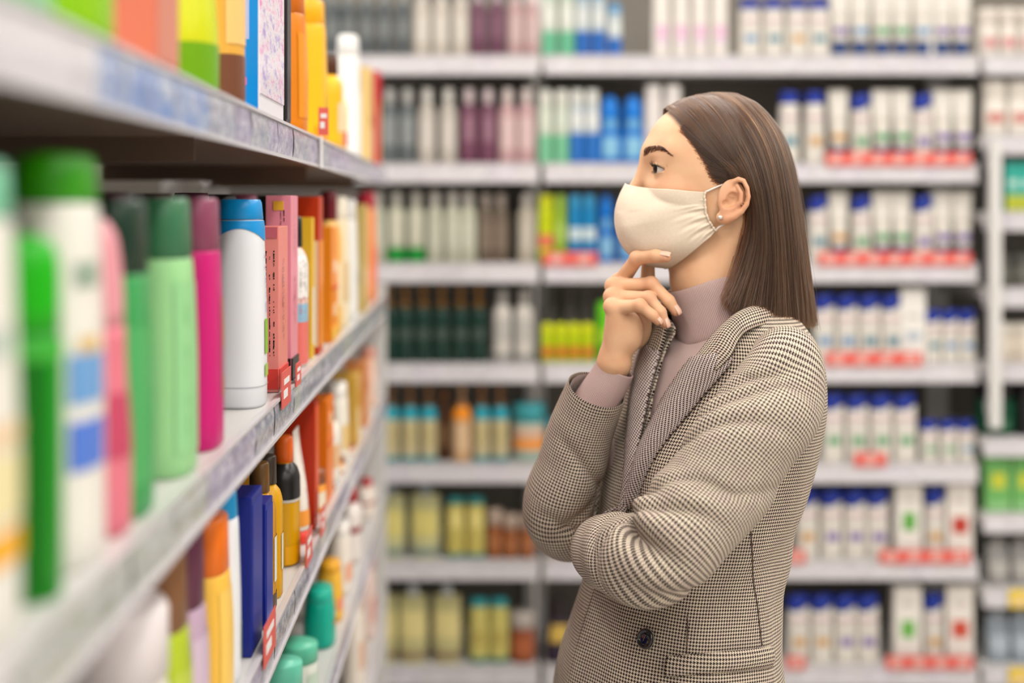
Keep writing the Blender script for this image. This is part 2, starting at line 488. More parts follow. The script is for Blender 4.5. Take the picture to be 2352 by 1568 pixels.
PCACHE = {}
def build(kind, w, d, h, C, bands=(), seed=0):
    """list of (part, mesh, material, sub-parts); w = width across the front, d = depth, h = height; C = colours"""
    key = (kind, round(w, 4), round(d, 4), round(h, 4), tuple(sorted(C.items())), tuple(bands), seed)
    if key in PCACHE: return PCACHE[key]
    a, b = w / 2, d / 2; out = []
    def add(n, VF, c, sm=True, **kw):
        out.append((n, mesh_data(n, VF[0], VF[1], sm), c if isinstance(c, bpy.types.Material) else MATS[c] if isinstance(c, str) else pm(c, **kw)))
    body = C['body']; cap = C.get('cap', body)
    secs = None
    if kind in ('bottle', 'pump'):
        hb = h * (.80 if kind == 'bottle' else .74); nr = min(a, b) * .42
        secs = smooth_secs([(0, a * .90, b * .90, 2.6), (h * .02, a, b, 2.6), (hb * .45, a, b, 2.6), (hb * .84, a * .99, b * .99, 2.5), (hb * .94, a * .80, b * .82, 2.2), (hb, nr * 1.15, nr * 1.15, 2)], 16)
        add('body', ringmesh(secs), body)
        if kind == 'bottle':
            cs = [(hb - .002, nr * 1.15, nr * 1.15, 2), (hb, nr * 1.5, nr * 1.5, 2), (h * .985, nr * 1.42, nr * 1.42, 2), (h, nr * 1.2, nr * 1.2, 2)]
            add('cap', ringmesh(cs, 16), cap)
        else:
            cs = [(hb - .002, nr * 1.3, nr * 1.3, 2), (hb + h * .05, nr * 1.3, nr * 1.3, 2), (hb + h * .055, nr * .5, nr * .5, 2), (h * .90, nr * .5, nr * .5, 2)]
            add('pump_collar', ringmesh(cs, 14), cap)
            hd = box(-nr * .75, nr * .75, -b * 1.0, nr * .8, h * .90, h, nr * .25)
            add('pump_head', hd, cap)
    elif kind == 'flat':                                  # flip-cap bottle, the cap as wide as the shoulders
        hc = h * C.get('capf', .17)
        secs = smooth_secs([(0, a * .93, b * .93, 2.8), (h * .015, a, b, 2.8), (h * .4, a * 1.0, b * 1.0, 2.6), ((h - hc) * .96, a * .93, b * .90, 2.5), (h - hc, a * .90, b * .86, 2.5)], 14)
        add('body', ringmesh(secs), body)
        cs = [(h - hc + .0008, a * .88, b * .84, 2.5), (h - hc + .0015, a * .90, b * .86, 2.5), (h * .985, a * .86, b * .80, 2.5), (h, a * .80, b * .74, 2.5)]
        add('cap', ringmesh(cs), cap)
    elif kind == 'tube':                                  # stands on its cap, crimped top
        hc = h * C.get('capf', .14)
        cs = [(0, a * .66, min(b, a) * .92, 2.2), (hc * .1, a * .70, min(b, a) * .95, 2.2), (hc, a * .72, min(b, a) * .95, 2.2)]
        add('cap', ringmesh(cs), cap)
        secs = smooth_secs([(hc + .0005, a * .74, b * .98, 2.2), (hc + h * .06, a * .80, b, 2.2), (h * .55, a * .90, b * .72, 2.2), (h * .92, a, b * .16, 2.4), (h, a, .0012, 3)], 14)
        add('body', ringmesh(secs), body)
    elif kind == 'slant':                                 # flat bottle with a slanting shoulder and cap
        secs = smooth_secs([(0, a * .95, b * .95, 3), (h * .015, a, b, 3), (h * .5, a, b, 3), (h * .76, a * .98, b * .96, 3)], 10)
        R = body_rings(secs); top = R[-1].copy(); top[:, 2] += .16 * h * (top[:, 0] / a * .5)
        R = np.concatenate([R, top[None]]); add('body', loft_mesh(R), body)
        t1 = top.copy() * np.array([.94, .94, 1]); t1[:, 2] += .001
        t2 = t1.copy(); t2[:, 2] = h * .97 + (t1[:, 0] / a) * .02 * h; t3 = t2 * np.array([.88, .88, 1]); t3[:, 2] += .01 * h
        add('cap', loft_mesh(np.array([t1, t2, t3])), cap)
    elif kind == 'can':
        secs = [(0, a * .94, b * .94, 2), (h * .01, a, b, 2), (h * .70, a, b, 2), (h * .73, a * .94, b * .94, 2)]
        add('body', ringmesh(secs), body)
        cs = smooth_secs([(h * .73, a * .95, b * .95, 2), (h * .92, a * .93, b * .93, 2), (h * .985, a * .72, b * .72, 2), (h, a * .2, b * .2, 2)], 9)
        add('cap', ringmesh(cs), cap)
    elif kind == 'jar':
        secs = [(0, a * .93, b * .93, 2.2), (h * .03, a, b, 2.2), (h * .62, a, b, 2.2), (h * .68, a * .9, b * .9, 2.2)]
        add('body', ringmesh(secs), body)
        cs = [(h * .681, a * .96, b * .96, 2), (h * .69, a * 1.02, b * 1.02, 2), (h * .97, a * 1.02, b * 1.02, 2), (h, a * .97, b * .97, 2)]
        add('lid', ringmesh(cs), cap)
    elif kind == 'curvy':
        secs = smooth_secs([(0, a * .86, b * .9, 2.3), (h * .02, a * .92, b, 2.3), (h * .25, a, b, 2.3), (h * .52, a * .80, b * .86, 2.3), (h * .66, a * .76, b * .82, 2.3)], 16)
        add('body', ringmesh(secs), body)
        cs = smooth_secs([(h * .662, a * .74, b * .80, 2.3), (h * .80, a * .70, b * .76, 2.3), (h * .95, a * .55, b * .60, 2.3), (h, a * .25, b * .3, 2.3)], 9)
        add('cap', ringmesh(cs), cap)
    elif kind == 'pouch':
        secs = smooth_secs([(0, a * .86, b, 2.4), (h * .04, a * .92, b, 2.4), (h * .45, a, b * .8, 2.2), (h * .80, a * .92, b * .25, 2.6), (h * .86, a * .88, .002, 3)], 14)
        add('body', ringmesh(secs), body)
        cs = [(h * .84, a * .22, a * .22, 2), (h * .855, a * .36, a * .36, 2), (h * .98, a * .34, a * .34, 2), (h, a * .28, a * .28, 2)]
        add('cap', ringmesh(cs, 14), cap)
    elif kind == 'box':
        add('carton', box(-a, a, -b, b, 0, h, .0012), body, False)
        secs = [(0, a, b, 40), (h, a, b, 40)]
        if 'flap' in C: add('top_flap', box(-a * .98, a * .98, -b * .98, b * .98, h - .0002, h + .0006), C['flap'], False)
    for bd in bands:                                      # (part, z0, z1, centre angle, half angle, colour[, wave])
        n, z0, z1, th, hf, c = bd[:6]; wv = bd[6] if len(bd) > 6 else 0
        if n == 'print':
            v, f = glyphs(secs, z0 * h, z1 * h, FR + th, 0, bd[7] if len(bd) > 7 else .006, seed + int(th * 100), cols=bd[8] if len(bd) > 8 else 1, dth=hf)
            add('print', (v, f), c)
        elif kind == 'box':
            # panels on the carton: th 0 front, 1 left side (toward -x), -1 right side
            e = .0005 + .0003 * len(out)
            if th == 0: v, f = box(-a * hf, a * hf, -b - e, -b + .0001, z0 * h, z1 * h)
            elif th > 0: v, f = box(-a - e, -a + .0001, -b * hf, b * hf, z0 * h, z1 * h)
            else: v, f = box(a - .0001, a + e, -b * hf, b * hf, z0 * h, z1 * h)
            add(n, (v, f), c, False)
        else:
            v, f = patch(secs, z0 * h, z1 * h, FR + th, hf, .0006 + .0002 * len(out) * .3, 8, 25 if hf > 1.5 else 11, wv * h, 2.0)
            add(n, (v, f), c)
    PCACHE[key] = out
    return out

ITEMS = []          # filled first, labelled afterwards
def item(kind, name, desc, cat, x, y, z, rot, w, d, h, C, bands=(), shelf='', order=0.0, seed=0):
    ITEMS.append(dict(kind=kind, name=name, desc=desc, cat=cat, x=x, y=y, z=z, rot=rot, w=w, d=d, h=h, C=C, bands=tuple(bands), shelf=shelf, order=order, seed=seed))

# ---------------- the back shelves: placed by where each stands along the shelf
SHB = ['top back shelf', 'second back shelf', 'third back shelf', 'fourth back shelf', 'fifth back shelf', 'sixth back shelf', 'lowest back shelf']
YB = 4.245
def bx(u, Y=YB): return (u - PU) * Y / FPX
def back(level, u, kind, name, desc, cat, wpx, vtop, C, bands=(), d=.05, z=None, shelf=None, dy=0.0):
    z0 = BZ[level] if z is None else z
    Y = YB + d / 2 - .02 + dy
    h = CAMZ - (vtop - PV) * Y / FPX - z0
    w = wpx * Y / FPX
    item(kind, name, desc, cat, bx(u, Y), Y, z0 + .0005, rngS.uniform(-.06, .06), w, d, h, C, bands, shelf or SHB[level], u)
lab = lambda c, z0=.15, z1=.6, hf=.9: ('label', z0, z1, 0, hf, c)
GREY, SILV, BEIGE, PLUM, ROSE = (84, 90, 92), (176, 172, 166), (196, 186, 174), (104, 62, 82), (190, 156, 156)
for u in (722, 764, 801, 842, 883, 926): back(0, u, 'pump', 'shampoo_bottle', 'slate grey pump bottle', 'bottle', 37, -40, {'body': GREY, 'cap': (150, 152, 150)}, [lab((120, 124, 124), .25, .5)])
for u in (969, 1013, 1058): back(0, u, 'pump', 'shampoo_bottle', 'pale beige pump bottle', 'bottle', 38, -40, {'body': BEIGE, 'cap': (206, 200, 192)}, [lab((214, 206, 196), .2, .55)])
for u in (1099, 1142): back(0, u, 'pump', 'shampoo_bottle', 'plum purple pump bottle', 'bottle', 39, -40, {'body': PLUM, 'cap': (180, 160, 168)}, [lab((124, 84, 104), .25, .55)])
for u in (1184, 1222): back(0, u, 'pump', 'shampoo_bottle', 'dusty pink pump bottle', 'bottle', 36, -40, {'body': ROSE, 'cap': (212, 192, 190)}, [lab((206, 178, 176), .2, .55)])
for u in (852, 895, 936): back(1, u, 'bottle', 'shampoo_bottle', 'grey shampoo bottle with a silver cap', 'bottle', 38, 204, {'body': (98, 104, 106), 'cap': (186, 184, 180)}, [lab((140, 144, 144), .25, .62)])
for u in (981, 1030): back(1, u, 'bottle', 'shampoo_bottle', 'silver shampoo bottle with a white cap', 'bottle', 40, 204, {'body': (186, 178, 168), 'cap': (214, 210, 204)}, [lab((204, 196, 188), .2, .6)])
for u in (1077, 1121): back(1, u, 'bottle', 'shampoo_bottle', 'plum shampoo bottle with a pale cap', 'bottle', 41, 204, {'body': (112, 66, 88), 'cap': (206, 190, 192)}, [lab((150, 112, 128), .3, .62, .5)])
for u in (1166, 1209): back(1, u, 'bottle', 'shampoo_bottle', 'pink shampoo bottle with a white cap', 'bottle', 41, 204, {'body': (192, 154, 156), 'cap': (222, 208, 204)}, [lab((212, 184, 182), .2, .62)])
for u in (911, 956): back(2, u, 'bottle', 'shampoo_bottle', 'clear bottle with a bright green foot', 'bottle', 40, 440, {'body': (186, 186, 164), 'cap': (190, 186, 176)}, [('green_foot', .02, .22, 0, math.pi, (24, 140, 54)), lab((206, 202, 184), .3, .7, .7)])
for u in (868, 999, 1040, 1076): back(2, u, 'bottle', 'shampoo_bottle', 'pale sage bottle with a grey cap', 'bottle', 38, 440, {'body': (182, 182, 162), 'cap': (192, 188, 180)}, [lab((196, 196, 178), .2, .6)])
for u in (1116, 1150): back(2, u, 'bottle', 'shampoo_bottle', 'dark taupe bottle with a grey cap', 'bottle', 37, 445, {'body': (104, 90, 76), 'cap': (160, 148, 138)}, [lab((126, 110, 96), .2, .6)])
for u in (1209,): back(2, u, 'bottle', 'shampoo_bottle', 'sand coloured bottle with a grey cap', 'bottle', 40, 445, {'body': (176, 166, 150), 'cap': (188, 182, 174)}, [lab((190, 182, 168), .2, .6)])
for u in (893, 931, 973, 1015, 1058, 1100): back(3, u, 'pump', 'shampoo_bottle', 'dark green bottle with a gold pump', 'bottle', 38, 658, {'body': (18, 54, 44), 'cap': (150, 104, 44)}, [lab((70, 84, 76), .30, .46, .7), ('print', .12, .24, 0, .2, (110, 120, 110), 0, .01, 2)])
for u in (1154, 1203): back(3, u, 'bottle', 'shampoo_bottle', 'off-white bottle with a grey foot', 'bottle', 42, 665, {'body': (206, 200, 192), 'cap': (170, 166, 160)}, [('grey_foot', .02, .12, 0, math.pi, (150, 148, 144)), lab((186, 182, 176), .3, .6)])
for u in (898, 942, 985, 1106, 1149): back(4, u, 'pump', 'oil_bottle', 'cream bottle with an aqua shoulder and copper pump', 'bottle', 37, 885, {'body': (206, 192, 152), 'cap': (150, 104, 62)}, [('aqua_shoulder', .56, .735, 0, math.pi, (36, 160, 178)), ('aqua_foot', .01, .08, 0, math.pi, (44, 150, 160)), lab((196, 180, 130), .2, .5, .7)])
for u in (1020,): back(4, u, 'bottle', 'oil_bottle', 'dark amber bottle', 'bottle', 34, 890, {'body': (84, 50, 28), 'cap': (120, 76, 40)}, [lab((120, 90, 60), .2, .5)], dy=.03)
for u in (1061,): back(4, u, 'pump', 'oil_bottle', 'peach bottle with an orange shoulder', 'bottle', 42, 885, {'body': (212, 170, 126), 'cap': (196, 150, 110)}, [('orange_shoulder', .56, .735, 0, math.pi, (246, 148, 26)), lab((224, 190, 150), .15, .5, .7)])
back(4, 1215, 'jar', 'hair_mask_tub', 'large aqua tub with an orange band', 'tub', 74, 925, {'body': (170, 190, 176), 'cap': (64, 156, 164)}, [('orange_band', .22, .40, 0, 1.4, (244, 152, 60)), ('peach_band', .42, .60, 0, 1.4, (214, 176, 150))], d=.085)
back(4, 1278, 'jar', 'cream_jar', 'small tan jar with a teal lid', 'jar', 48, 962, {'body': (196, 150, 100), 'cap': (60, 140, 160)}, [lab((220, 180, 140), .1, .5)])
for u in (897, 977): back(5, u, 'pouch', 'refill_pouch', 'pale yellow refill pouch with a silver cap', 'pouch', 70, 1110, {'body': (196, 192, 140), 'cap': (160, 168, 172)}, [('gold_panel', .30, .66, 0, .9, (216, 202, 120)), ('grey_foot', .05, .14, 0, 1.2, (120, 140, 140))], d=.06)
for u in (1046, 1092): back(5, u, 'flat', 'conditioner_tube', 'gold bottle with a teal cap', 'bottle', 44, 1140, {'body': (200, 184, 96), 'cap': (40, 140, 140), 'capf': .12}, [('pale_gold_panel', .5, .8, 0, .7, (228, 212, 130)), ('teal_foot', .01, .09, 0, math.pi, (70, 140, 132))])  # paler gold patch on the upper front of each bottle
for u in (1136, 1172, 1210): back(5, u, 'jar', 'cream_jar', 'copper brown jar with a pale lid', 'jar', 35, 1168 if u < 1150 else 1180, {'body': (150, 84, 42), 'cap': (188, 166, 150)}, [lab((176, 110, 66), .15, .5)])
back(5, 1290, 'jar', 'cream_jar', 'wide cream coloured jar', 'jar', 70, 1190, {'body': (222, 206, 180), 'cap': (230, 220, 204)}, [lab((206, 186, 156), .15, .5)], d=.08)
for u in (879, 949, 1027): back(6, u, 'pouch', 'refill_pouch', 'yellow refill pouch with a clear cap', 'pouch', 68, 1340, {'body': (196, 188, 132), 'cap': (198, 202, 204)}, [('gold_panel', .32, .66, 0, .9, (222, 206, 140)), ('brown_foot', .06, .16, 0, 1.2, (150, 130, 100))], d=.06)
for u in (1100, 1146): back(6, u, 'flat', 'conditioner_tube', 'yellow bottle with a wide teal cap', 'bottle', 45, 1372, {'body': (206, 194, 110), 'cap': (50, 156, 160), 'capf': .13}, [('teal_foot', .01, .10, 0, math.pi, (84, 140, 120)), lab((190, 170, 90), .3, .5, .6)])
back(6, 1200, 'jar', 'cream_jar', 'rust brown jar with a silver lid', 'jar', 58, 1402, {'body': (150, 78, 44), 'cap': (190, 180, 172)}, [lab((180, 100, 60), .15, .5)], d=.07)
back(6, 1283, 'curvy', 'perfume_bottle', 'dark violet bottle with a gold plaque', 'bottle', 66, 1366, {'body': (50, 38, 56), 'cap': (40, 30, 30)}, [('gold_plaque', .32, .58, 0, .8, (214, 178, 86))], d=.06)
# middle unit, left of the person
for u in (1261, 1302): back(0, u, 'flat', 'shampoo_bottle', 'white bottle with a mint green foot', 'bottle', 36, -30, {'body': (206, 214, 200), 'cap': (176, 214, 190)}, [('green_foot', .02, .36, 0, math.pi, (104, 184, 146)), lab((226, 228, 220), .45, .7, .8)])
for u in (1338, 1374, 1411): back(0, u, 'flat', 'shampoo_bottle', 'white bottle with a blue foot', 'bottle', 32, -30 if u < 1400 else 12, {'body': (190, 204, 210), 'cap': (96, 158, 206)}, [('blue_foot', .02, .36, 0, math.pi, (40, 104, 186)), lab((222, 226, 224), .45, .68, .8)])
for u in (1519, 1563, 1607, 1651): back(0, u, 'flat', 'lotion_bottle', 'tall white bottle with pink print', 'bottle', 39, -40, {'body': (236, 228, 220), 'cap': (240, 234, 228)}, [('pink_print', .25, .42, 0, .55, (232, 184, 214)), ('lilac_print', .16, .22, 0, .4, (214, 190, 224))])
for u in (1253, 1290): back(1, u, 'flat', 'shampoo_bottle', 'white bottle with a pale green foot', 'bottle', 34, 208, {'body': (206, 212, 196), 'cap': (222, 222, 212), 'capf': .2}, [('green_foot', .02, .40, 0, math.pi, (120, 190, 150)), lab((214, 222, 206), .5, .72, .8)])
for u in (1325, 1360): back(1, u, 'flat', 'shampoo_bottle', 'white bottle with a blue lower half', 'bottle', 34, 208, {'body': (196, 206, 212), 'cap': (222, 222, 216), 'capf': .2}, [('blue_foot', .02, .42, 0, math.pi, (44, 112, 190)), lab((226, 228, 226), .5, .7, .8)])
for u in (1401, 1454): back(1, u, 'curvy', 'shampoo_bottle', 'large curvy bright blue bottle', 'bottle', 57, 222, {'body': (8, 112, 200), 'cap': (6, 120, 214)}, [('round_label', .10, .40, 0, .65, (132, 188, 218)), ('small_label', .52, .66, 0, .55, (110, 172, 214))], d=.06)
for u in (1500, 1545): back(1, u, 'flat', 'lotion_bottle', 'plain tall white bottle beside the forehead', 'bottle', 42, 196, {'body': (226, 218, 214), 'cap': (232, 226, 222)}, [('lilac_print', .2, .4, 0, .5, (214, 200, 216))])
for u in (1254,): back(2, u, 'flat', 'shampoo_bottle', 'acid yellow bottle with a red patch', 'bottle', 38, 448, {'body': (190, 202, 10), 'cap': (206, 212, 20), 'capf': .16}, [('red_patch', .24, .42, 0, .9, (226, 116, 90)), ('green_foot', .02, .14, 0, math.pi, (110, 160, 30))])
for u in (1287,): back(2, u, 'flat', 'shampoo_bottle', 'slim lime green bottle', 'bottle', 26, 448, {'body': (150, 186, 60), 'cap': (160, 196, 80)}, [lab((176, 206, 96), .3, .6)])
for u in (1320, 1353): back(2, u, 'flat', 'shampoo_bottle', 'sky blue bottle with a white label', 'bottle', 32, 448, {'body': (20, 130, 186), 'cap': (60, 156, 206)}, [lab((206, 222, 226), .34, .52, .95)])
for u in (1391, 1438): back(2, u, 'curvy', 'shampoo_bottle', 'curvy deep blue bottle by the mask', 'bottle', 43, 446, {'body': (6, 104, 190), 'cap': (6, 116, 206)}, [('round_label', .10, .38, 0, .65, (130, 180, 212)), ('small_label', .5, .64, 0, .5, (110, 168, 208))], d=.06)
for u in (1257, 1288, 1319, 1350): back(3, u, 'can', 'hair_gel', 'short acid yellow can with a red patch', 'can', 30, 742, {'body': (186, 204, 10), 'cap': (214, 222, 20)}, [('red_patch', .14, .42, 0, .8, (214, 120, 50))], d=.04)
back(3, 1392, 'can', 'hair_spray', 'tall grass green can beside the hand', 'can', 46, 690, {'body': (96, 190, 20), 'cap': (110, 206, 40)}, [lab((170, 214, 60), .3, .55)])
back(3, 1525, 'flat', 'lotion_bottle', 'turquoise bottle between the fingers and the collar', 'bottle', 60, 680, {'body': (50, 160, 170), 'cap': (60, 176, 186)}, [lab((120, 196, 200), .3, .6)])
for u in (1262, 1310, 1345): back(3, u, 'pump', 'shampoo_bottle', 'grey bottle standing behind the yellow cans', 'bottle', 34, 660, {'body': (90, 88, 82), 'cap': (120, 116, 110)}, [lab((110, 106, 100), .3, .6)], dy=.10)
# middle unit, right of the person
WH, BL = (226, 220, 210), (20, 50, 156)
prints = {'green': (90, 160, 110), 'violet': (130, 110, 170), 'teal': (70, 130, 150), 'amber': (206, 160, 100), 'red': (196, 60, 50), 'blue': (110, 150, 190)}
def tubes(level, us, vt, cols, wp=45):
    for u, c in zip(us, cols):
        back(level, u, 'tube', 'cream_tube', 'white cream tube with %s print and navy cap' % c, 'tube', wp, vt, {'body': WH, 'cap': (30, 62, 120), 'capf': .22}, [('colour_print', .32, .42, 0, .9, prints[c]), ('fine_print', .55, .62, 0, .5, (200, 190, 180)), ('side_print', .66, .86, .1, .3, (222, 214, 206))])
def flips(level, us, vt, cols, wp=46, kind='slant'):
    for u, c in zip(us, cols):
        back(level, u, kind, 'lotion_bottle', 'white %s bottle with %s print and blue cap' % ('slanted' if kind == 'slant' else 'upright', c), 'bottle', wp, vt, {'body': WH, 'cap': BL}, [('colour_print', .26, .38, 0, .55, prints[c]), ('fine_print', .48, .54, 0, .6, (210, 204, 198)), ('shoulder_line', .62, .66, 0, .8, (206, 160, 180))])
flips(0, (1722, 1776, 1830, 1880), 2, ['blue', 'teal', 'amber', 'teal'], 48, 'flat')
tubes(0, (1928, 1975, 2025, 2070, 2118, 2163, 2207), -30, ['violet', 'blue', 'green', 'green', 'blue', 'violet', 'violet'])
flips(1, (1812, 1870), 212, ['teal', 'amber'], 46, 'flat')
tubes(1, (1925, 2024, 2071, 2164, 2210), 207, ['amber', 'green', 'green', 'violet', 'violet'])
flips(1, (1976, 2118), 215, ['green', 'violet'], 44)
tubes(2, (1926, 2025, 2070, 2164, 2210), 440, ['amber', 'green', 'green', 'violet', 'violet'])
flips(2, (1878, 1977, 2119), 448, ['teal', 'green', 'violet'], 44)
flips(3, (1892, 1944, 1995, 2046), 674, ['blue', 'blue', 'teal', 'teal'], 48)
back(3, 2092, 'box', 'cream_carton', 'tall white carton in the middle of the row', 'carton', 56, 662, {'body': (236, 232, 226)}, [('print_block', .30, .42, 0, .6, (180, 190, 200)), ('fine_print', .6, .66, 0, .5, (200, 196, 190))])
flips(3, (2140, 2180, 2219), 710, ['teal', 'blue', 'blue'], 38)
flips(4, (1912, 1967, 2022, 2077), 902, ['green', 'green', 'green', 'green'], 50)
flips(4, (2132, 2176, 2217), 964, ['green', 'green', 'blue'], 38)
flips(5, (1852, 1908, 1962, 2014), 1122, ['amber', 'violet', 'violet', 'violet'], 50)
back(5, 2082, 'box', 'cream_carton', 'white carton with a green leaf picture', 'carton', 60, 1108, {'body': (236, 230, 222)}, [('leaf_picture', .38, .62, 0, .5, (96, 170, 70)), ('fine_print', .75, .82, 0, .5, (210, 200, 196))])
flips(5, (2145,), 1118, ['amber'], 44)
back(5, 2200, 'box', 'cream_carton', 'white carton with a red apple picture', 'carton', 58, 1108, {'body': (236, 228, 220)}, [('apple_picture', .34, .56, 0, .6, (190, 60, 44)), ('fine_print', .75, .82, 0, .5, (210, 200, 196))])
flips(6, (1832, 1886, 1940, 1992), 1362, ['amber', 'amber', 'violet', 'violet'], 50)
back(6, 2080, 'box', 'cream_carton', 'white carton with a bright green picture', 'carton', 62, 1342, {'body': (236, 230, 222)}, [('leaf_picture', .34, .56, 0, .5, (110, 180, 80)), ('fine_print', .75, .82, 0, .5, (210, 200, 196))])
flips(6, (2142,), 1360, ['amber'], 44)
back(6, 2200, 'box', 'cream_carton', 'white carton with a red berry picture', 'carton', 60, 1342, {'body': (236, 228, 220)}, [('berry_picture', .34, .56, 0, .6, (206, 80, 60)), ('fine_print', .75, .82, 0, .5, (210, 200, 196))])
# right unit
def right(u, kind, name, desc, cat, wp, vt, zi, C, bands=(), d=.06):
    back(0, u, kind, name, desc, cat, wp, vt, C, bands, d, z=RZ[zi], shelf='the right unit')
for u in (2268, 2312, 2356): right(u, 'jar', 'cream_jar', 'white screw-top jar on the highest shelf of', 'jar', 42, 22, 0, {'body': (232, 224, 214), 'cap': (226, 216, 206)}, [lab((214, 150, 150), .2, .4, .7)])
for u in (2282, 2338): right(u, 'jar', 'cream_jar', 'wide white jar with red print on', 'jar', 54, 186, 1, {'body': (234, 226, 216), 'cap': (230, 222, 212)}, [lab((206, 130, 120), .25, .42, .7)])
for u in (2318, 2352): right(u, 'box', 'soap_carton', 'turquoise carton with a yellow foot on', 'carton', 33, 372, 2, {'body': (60, 176, 160)}, [('yellow_panel', .02, .34, 0, .98, (190, 196, 60)), ('white_panel', .5, .64, 0, .7, (190, 226, 214))])
for u in (2300, 2345): right(u, 'jar', 'shaving_pack', 'dull grey tub on', 'tub', 44, 585, 3, {'body': (110, 108, 100), 'cap': (90, 90, 84)})
for u in (2300, 2352): right(u, 'jar', 'cotton_pack', 'rounded white pack on', 'pack', 56, 742, 4, {'body': (224, 212, 196), 'cap': (228, 220, 208)})
right(2285, 'jar', 'wax_tub', 'dark green tub with a black lid on', 'tub', 90, 872, 5, {'body': (10, 70, 46), 'cap': (24, 22, 22)}, [lab((60, 110, 80), .1, .3, .5)], d=.10)
right(2352, 'jar', 'wax_tub', 'small black tub beside the dark green one on', 'tub', 40, 880, 5, {'body': (30, 30, 30), 'cap': (24, 22, 22)})
for u in (2285, 2347): right(u, 'box', 'wipes_pack', 'light green pack with yellow shapes on', 'pack', 58, 1036, 6, {'body': (110, 176, 96)}, [('yellow_shape', .40, .66, 0, .55, (196, 200, 60)), ('foot_panel', .04, .16, 0, .9, (150, 200, 140))])
for u in (2290, 2345): right(u, 'pouch', 'wipes_pouch', 'crumpled grey pouch on', 'pouch', 52, 1232, 7, {'body': (150, 148, 146), 'cap': (170, 168, 164)}, [lab((180, 176, 170), .2, .5)])
for u in (2290, 2345): right(u, 'pouch', 'wipes_pouch', 'pale blue pouch on the lowest shelf of', 'pouch', 54, 1395, 8, {'body': (146, 156, 166), 'cap': (170, 176, 182)}, [lab((176, 186, 196), .2, .5)])
# red price strips and yellow tickets on the back rails
REDPRINT = pm((240, 210, 200))
def strip_tag(u0, u1, zrow, lbl, c=REDTAG, dz=.0, hh=.036):
    Y = BY - .010
    x0, x1 = (u0 - PU) * Y / FPX, (u1 - PU) * Y / FPX
    t = empty('price_strip', ((x0 + x1) / 2, Y, zrow + dz)); tag(t, lbl, 'price tag', 'red price strips on the back shelf rails')
    hw = (x1 - x0) / 2
    obj('card', *box(-hw, hw, -.0012, 0, -.004, hh), c, t, False)
    n = max(1, int((x1 - x0) / .06))
    parts = []
    for i in range(n):
        cx = -hw + (i + .5) * 2 * hw / n
        parts.append(box(cx - .016, cx + .012, -.0018, -.0012, .006, .014)); parts.append(box(cx - .010, cx + .018, -.0018, -.0012, .018, .026))
    obj('print', *join(*parts), REDPRINT, t, False)['kind'] = 'stuff'
strip_tag(1896, 2232, BZ[1], 'long red price strip on the second back shelf')
strip_tag(1880, 2232, BZ[2], 'long red price strip on the third back shelf right of the person')
strip_tag(1246, 1372, BZ[2], 'short red price strip on the third back shelf beside the mask')
strip_tag(1896, 2118, BZ[3], 'red price strip under the tall carton on the fourth back shelf')
strip_tag(1962, 2036, BZ[4], 'small red price card on the fifth back shelf')
strip_tag(1806, 1850, BZ[5], 'small red price card on the sixth back shelf beside the jacket')
strip_tag(2020, 2228, BZ[5], 'red price strip on the sixth back shelf')
strip_tag(1806, 1850, BZ[6], 'small red price card on the lowest back shelf beside the jacket')
strip_tag(2034, 2236, BZ[6], 'red price strip on the lowest back shelf')
YEL = mat('yellow_ticket', (240, 206, 40), .5)
strip_tag(2318, 2362, RZ[7], 'upper yellow price ticket at the right edge', YEL, -.05, .05)
strip_tag(2318, 2362, RZ[8], 'lower yellow price ticket at the right edge', YEL, -.05, .05)

# ---------------- the left run: far corner of each pack at column u
SHG = ['upper left shelf', 'middle left shelf', 'lower left shelf', 'fourth left shelf', 'fifth left shelf']
FX = GX - .008
def near(level, u, kind, name, desc, cat, wy, dx, vtop, C, bands=(), hfix=None, seed=0, setback=0.0, vbase=None, rot=0.0):
    X = FX - setback
    Yf = -X * FPX / (PU - u); Y = Yf - wy / 2
    z0 = GZ[level]
    h = hfix if hfix else CAMZ - (vtop - PV) * (Yf - wy * .6) / FPX - z0
    item(kind, name, desc, cat, X - dx / 2, Y, z0 + .0005, math.pi / 2 + rot, wy, dx, h, C, bands, SHG[level], Y, seed)
TXT = (70, 40, 44)
side_print = lambda c, z0=.2, z1=.85, th=-.9, size=.007, cols=1: ('print', z0, z1, th, .22, c, 0, size, cols)
# upper shelf
near(0, 20, 'flat', 'shampoo_bottle', 'mint green bottle, nearest', 'bottle', .085, .05, 0, {'body': (110, 206, 150), 'cap': (150, 220, 180)}, [lab((196, 230, 206), .2, .6)], .21)
near(0, 150, 'flat', 'shampoo_bottle', 'pale mint bottle', 'bottle', .085, .05, 0, {'body': (132, 206, 140), 'cap': (150, 220, 180)}, [lab((180, 226, 190), .2, .6)], .21)
near(0, 285, 'flat', 'shampoo_bottle', 'grass green bottle', 'bottle', .085, .055, 0, {'body': (140, 196, 0), 'cap': (120, 180, 0)}, [lab((160, 206, 40), .3, .6)], .215)
near(0, 411, 'box', 'hair_dye_carton', 'salmon pink carton', 'carton', .085, .060, 0, {'body': (226, 122, 100)}, [('front_panel', .05, .95, 0, .9, (214, 130, 104)), ('side_panel', .3, .95, 1, .6, (236, 160, 146))], .20)
near(0, 516, 'curvy', 'hair_spray', 'yellow green bottle with a dark green foot', 'bottle', .080, .060, 0, {'body': (206, 214, 10), 'cap': (196, 208, 20)}, [('green_foot', .01, .22, 0, math.pi, (110, 168, 4))], .22)
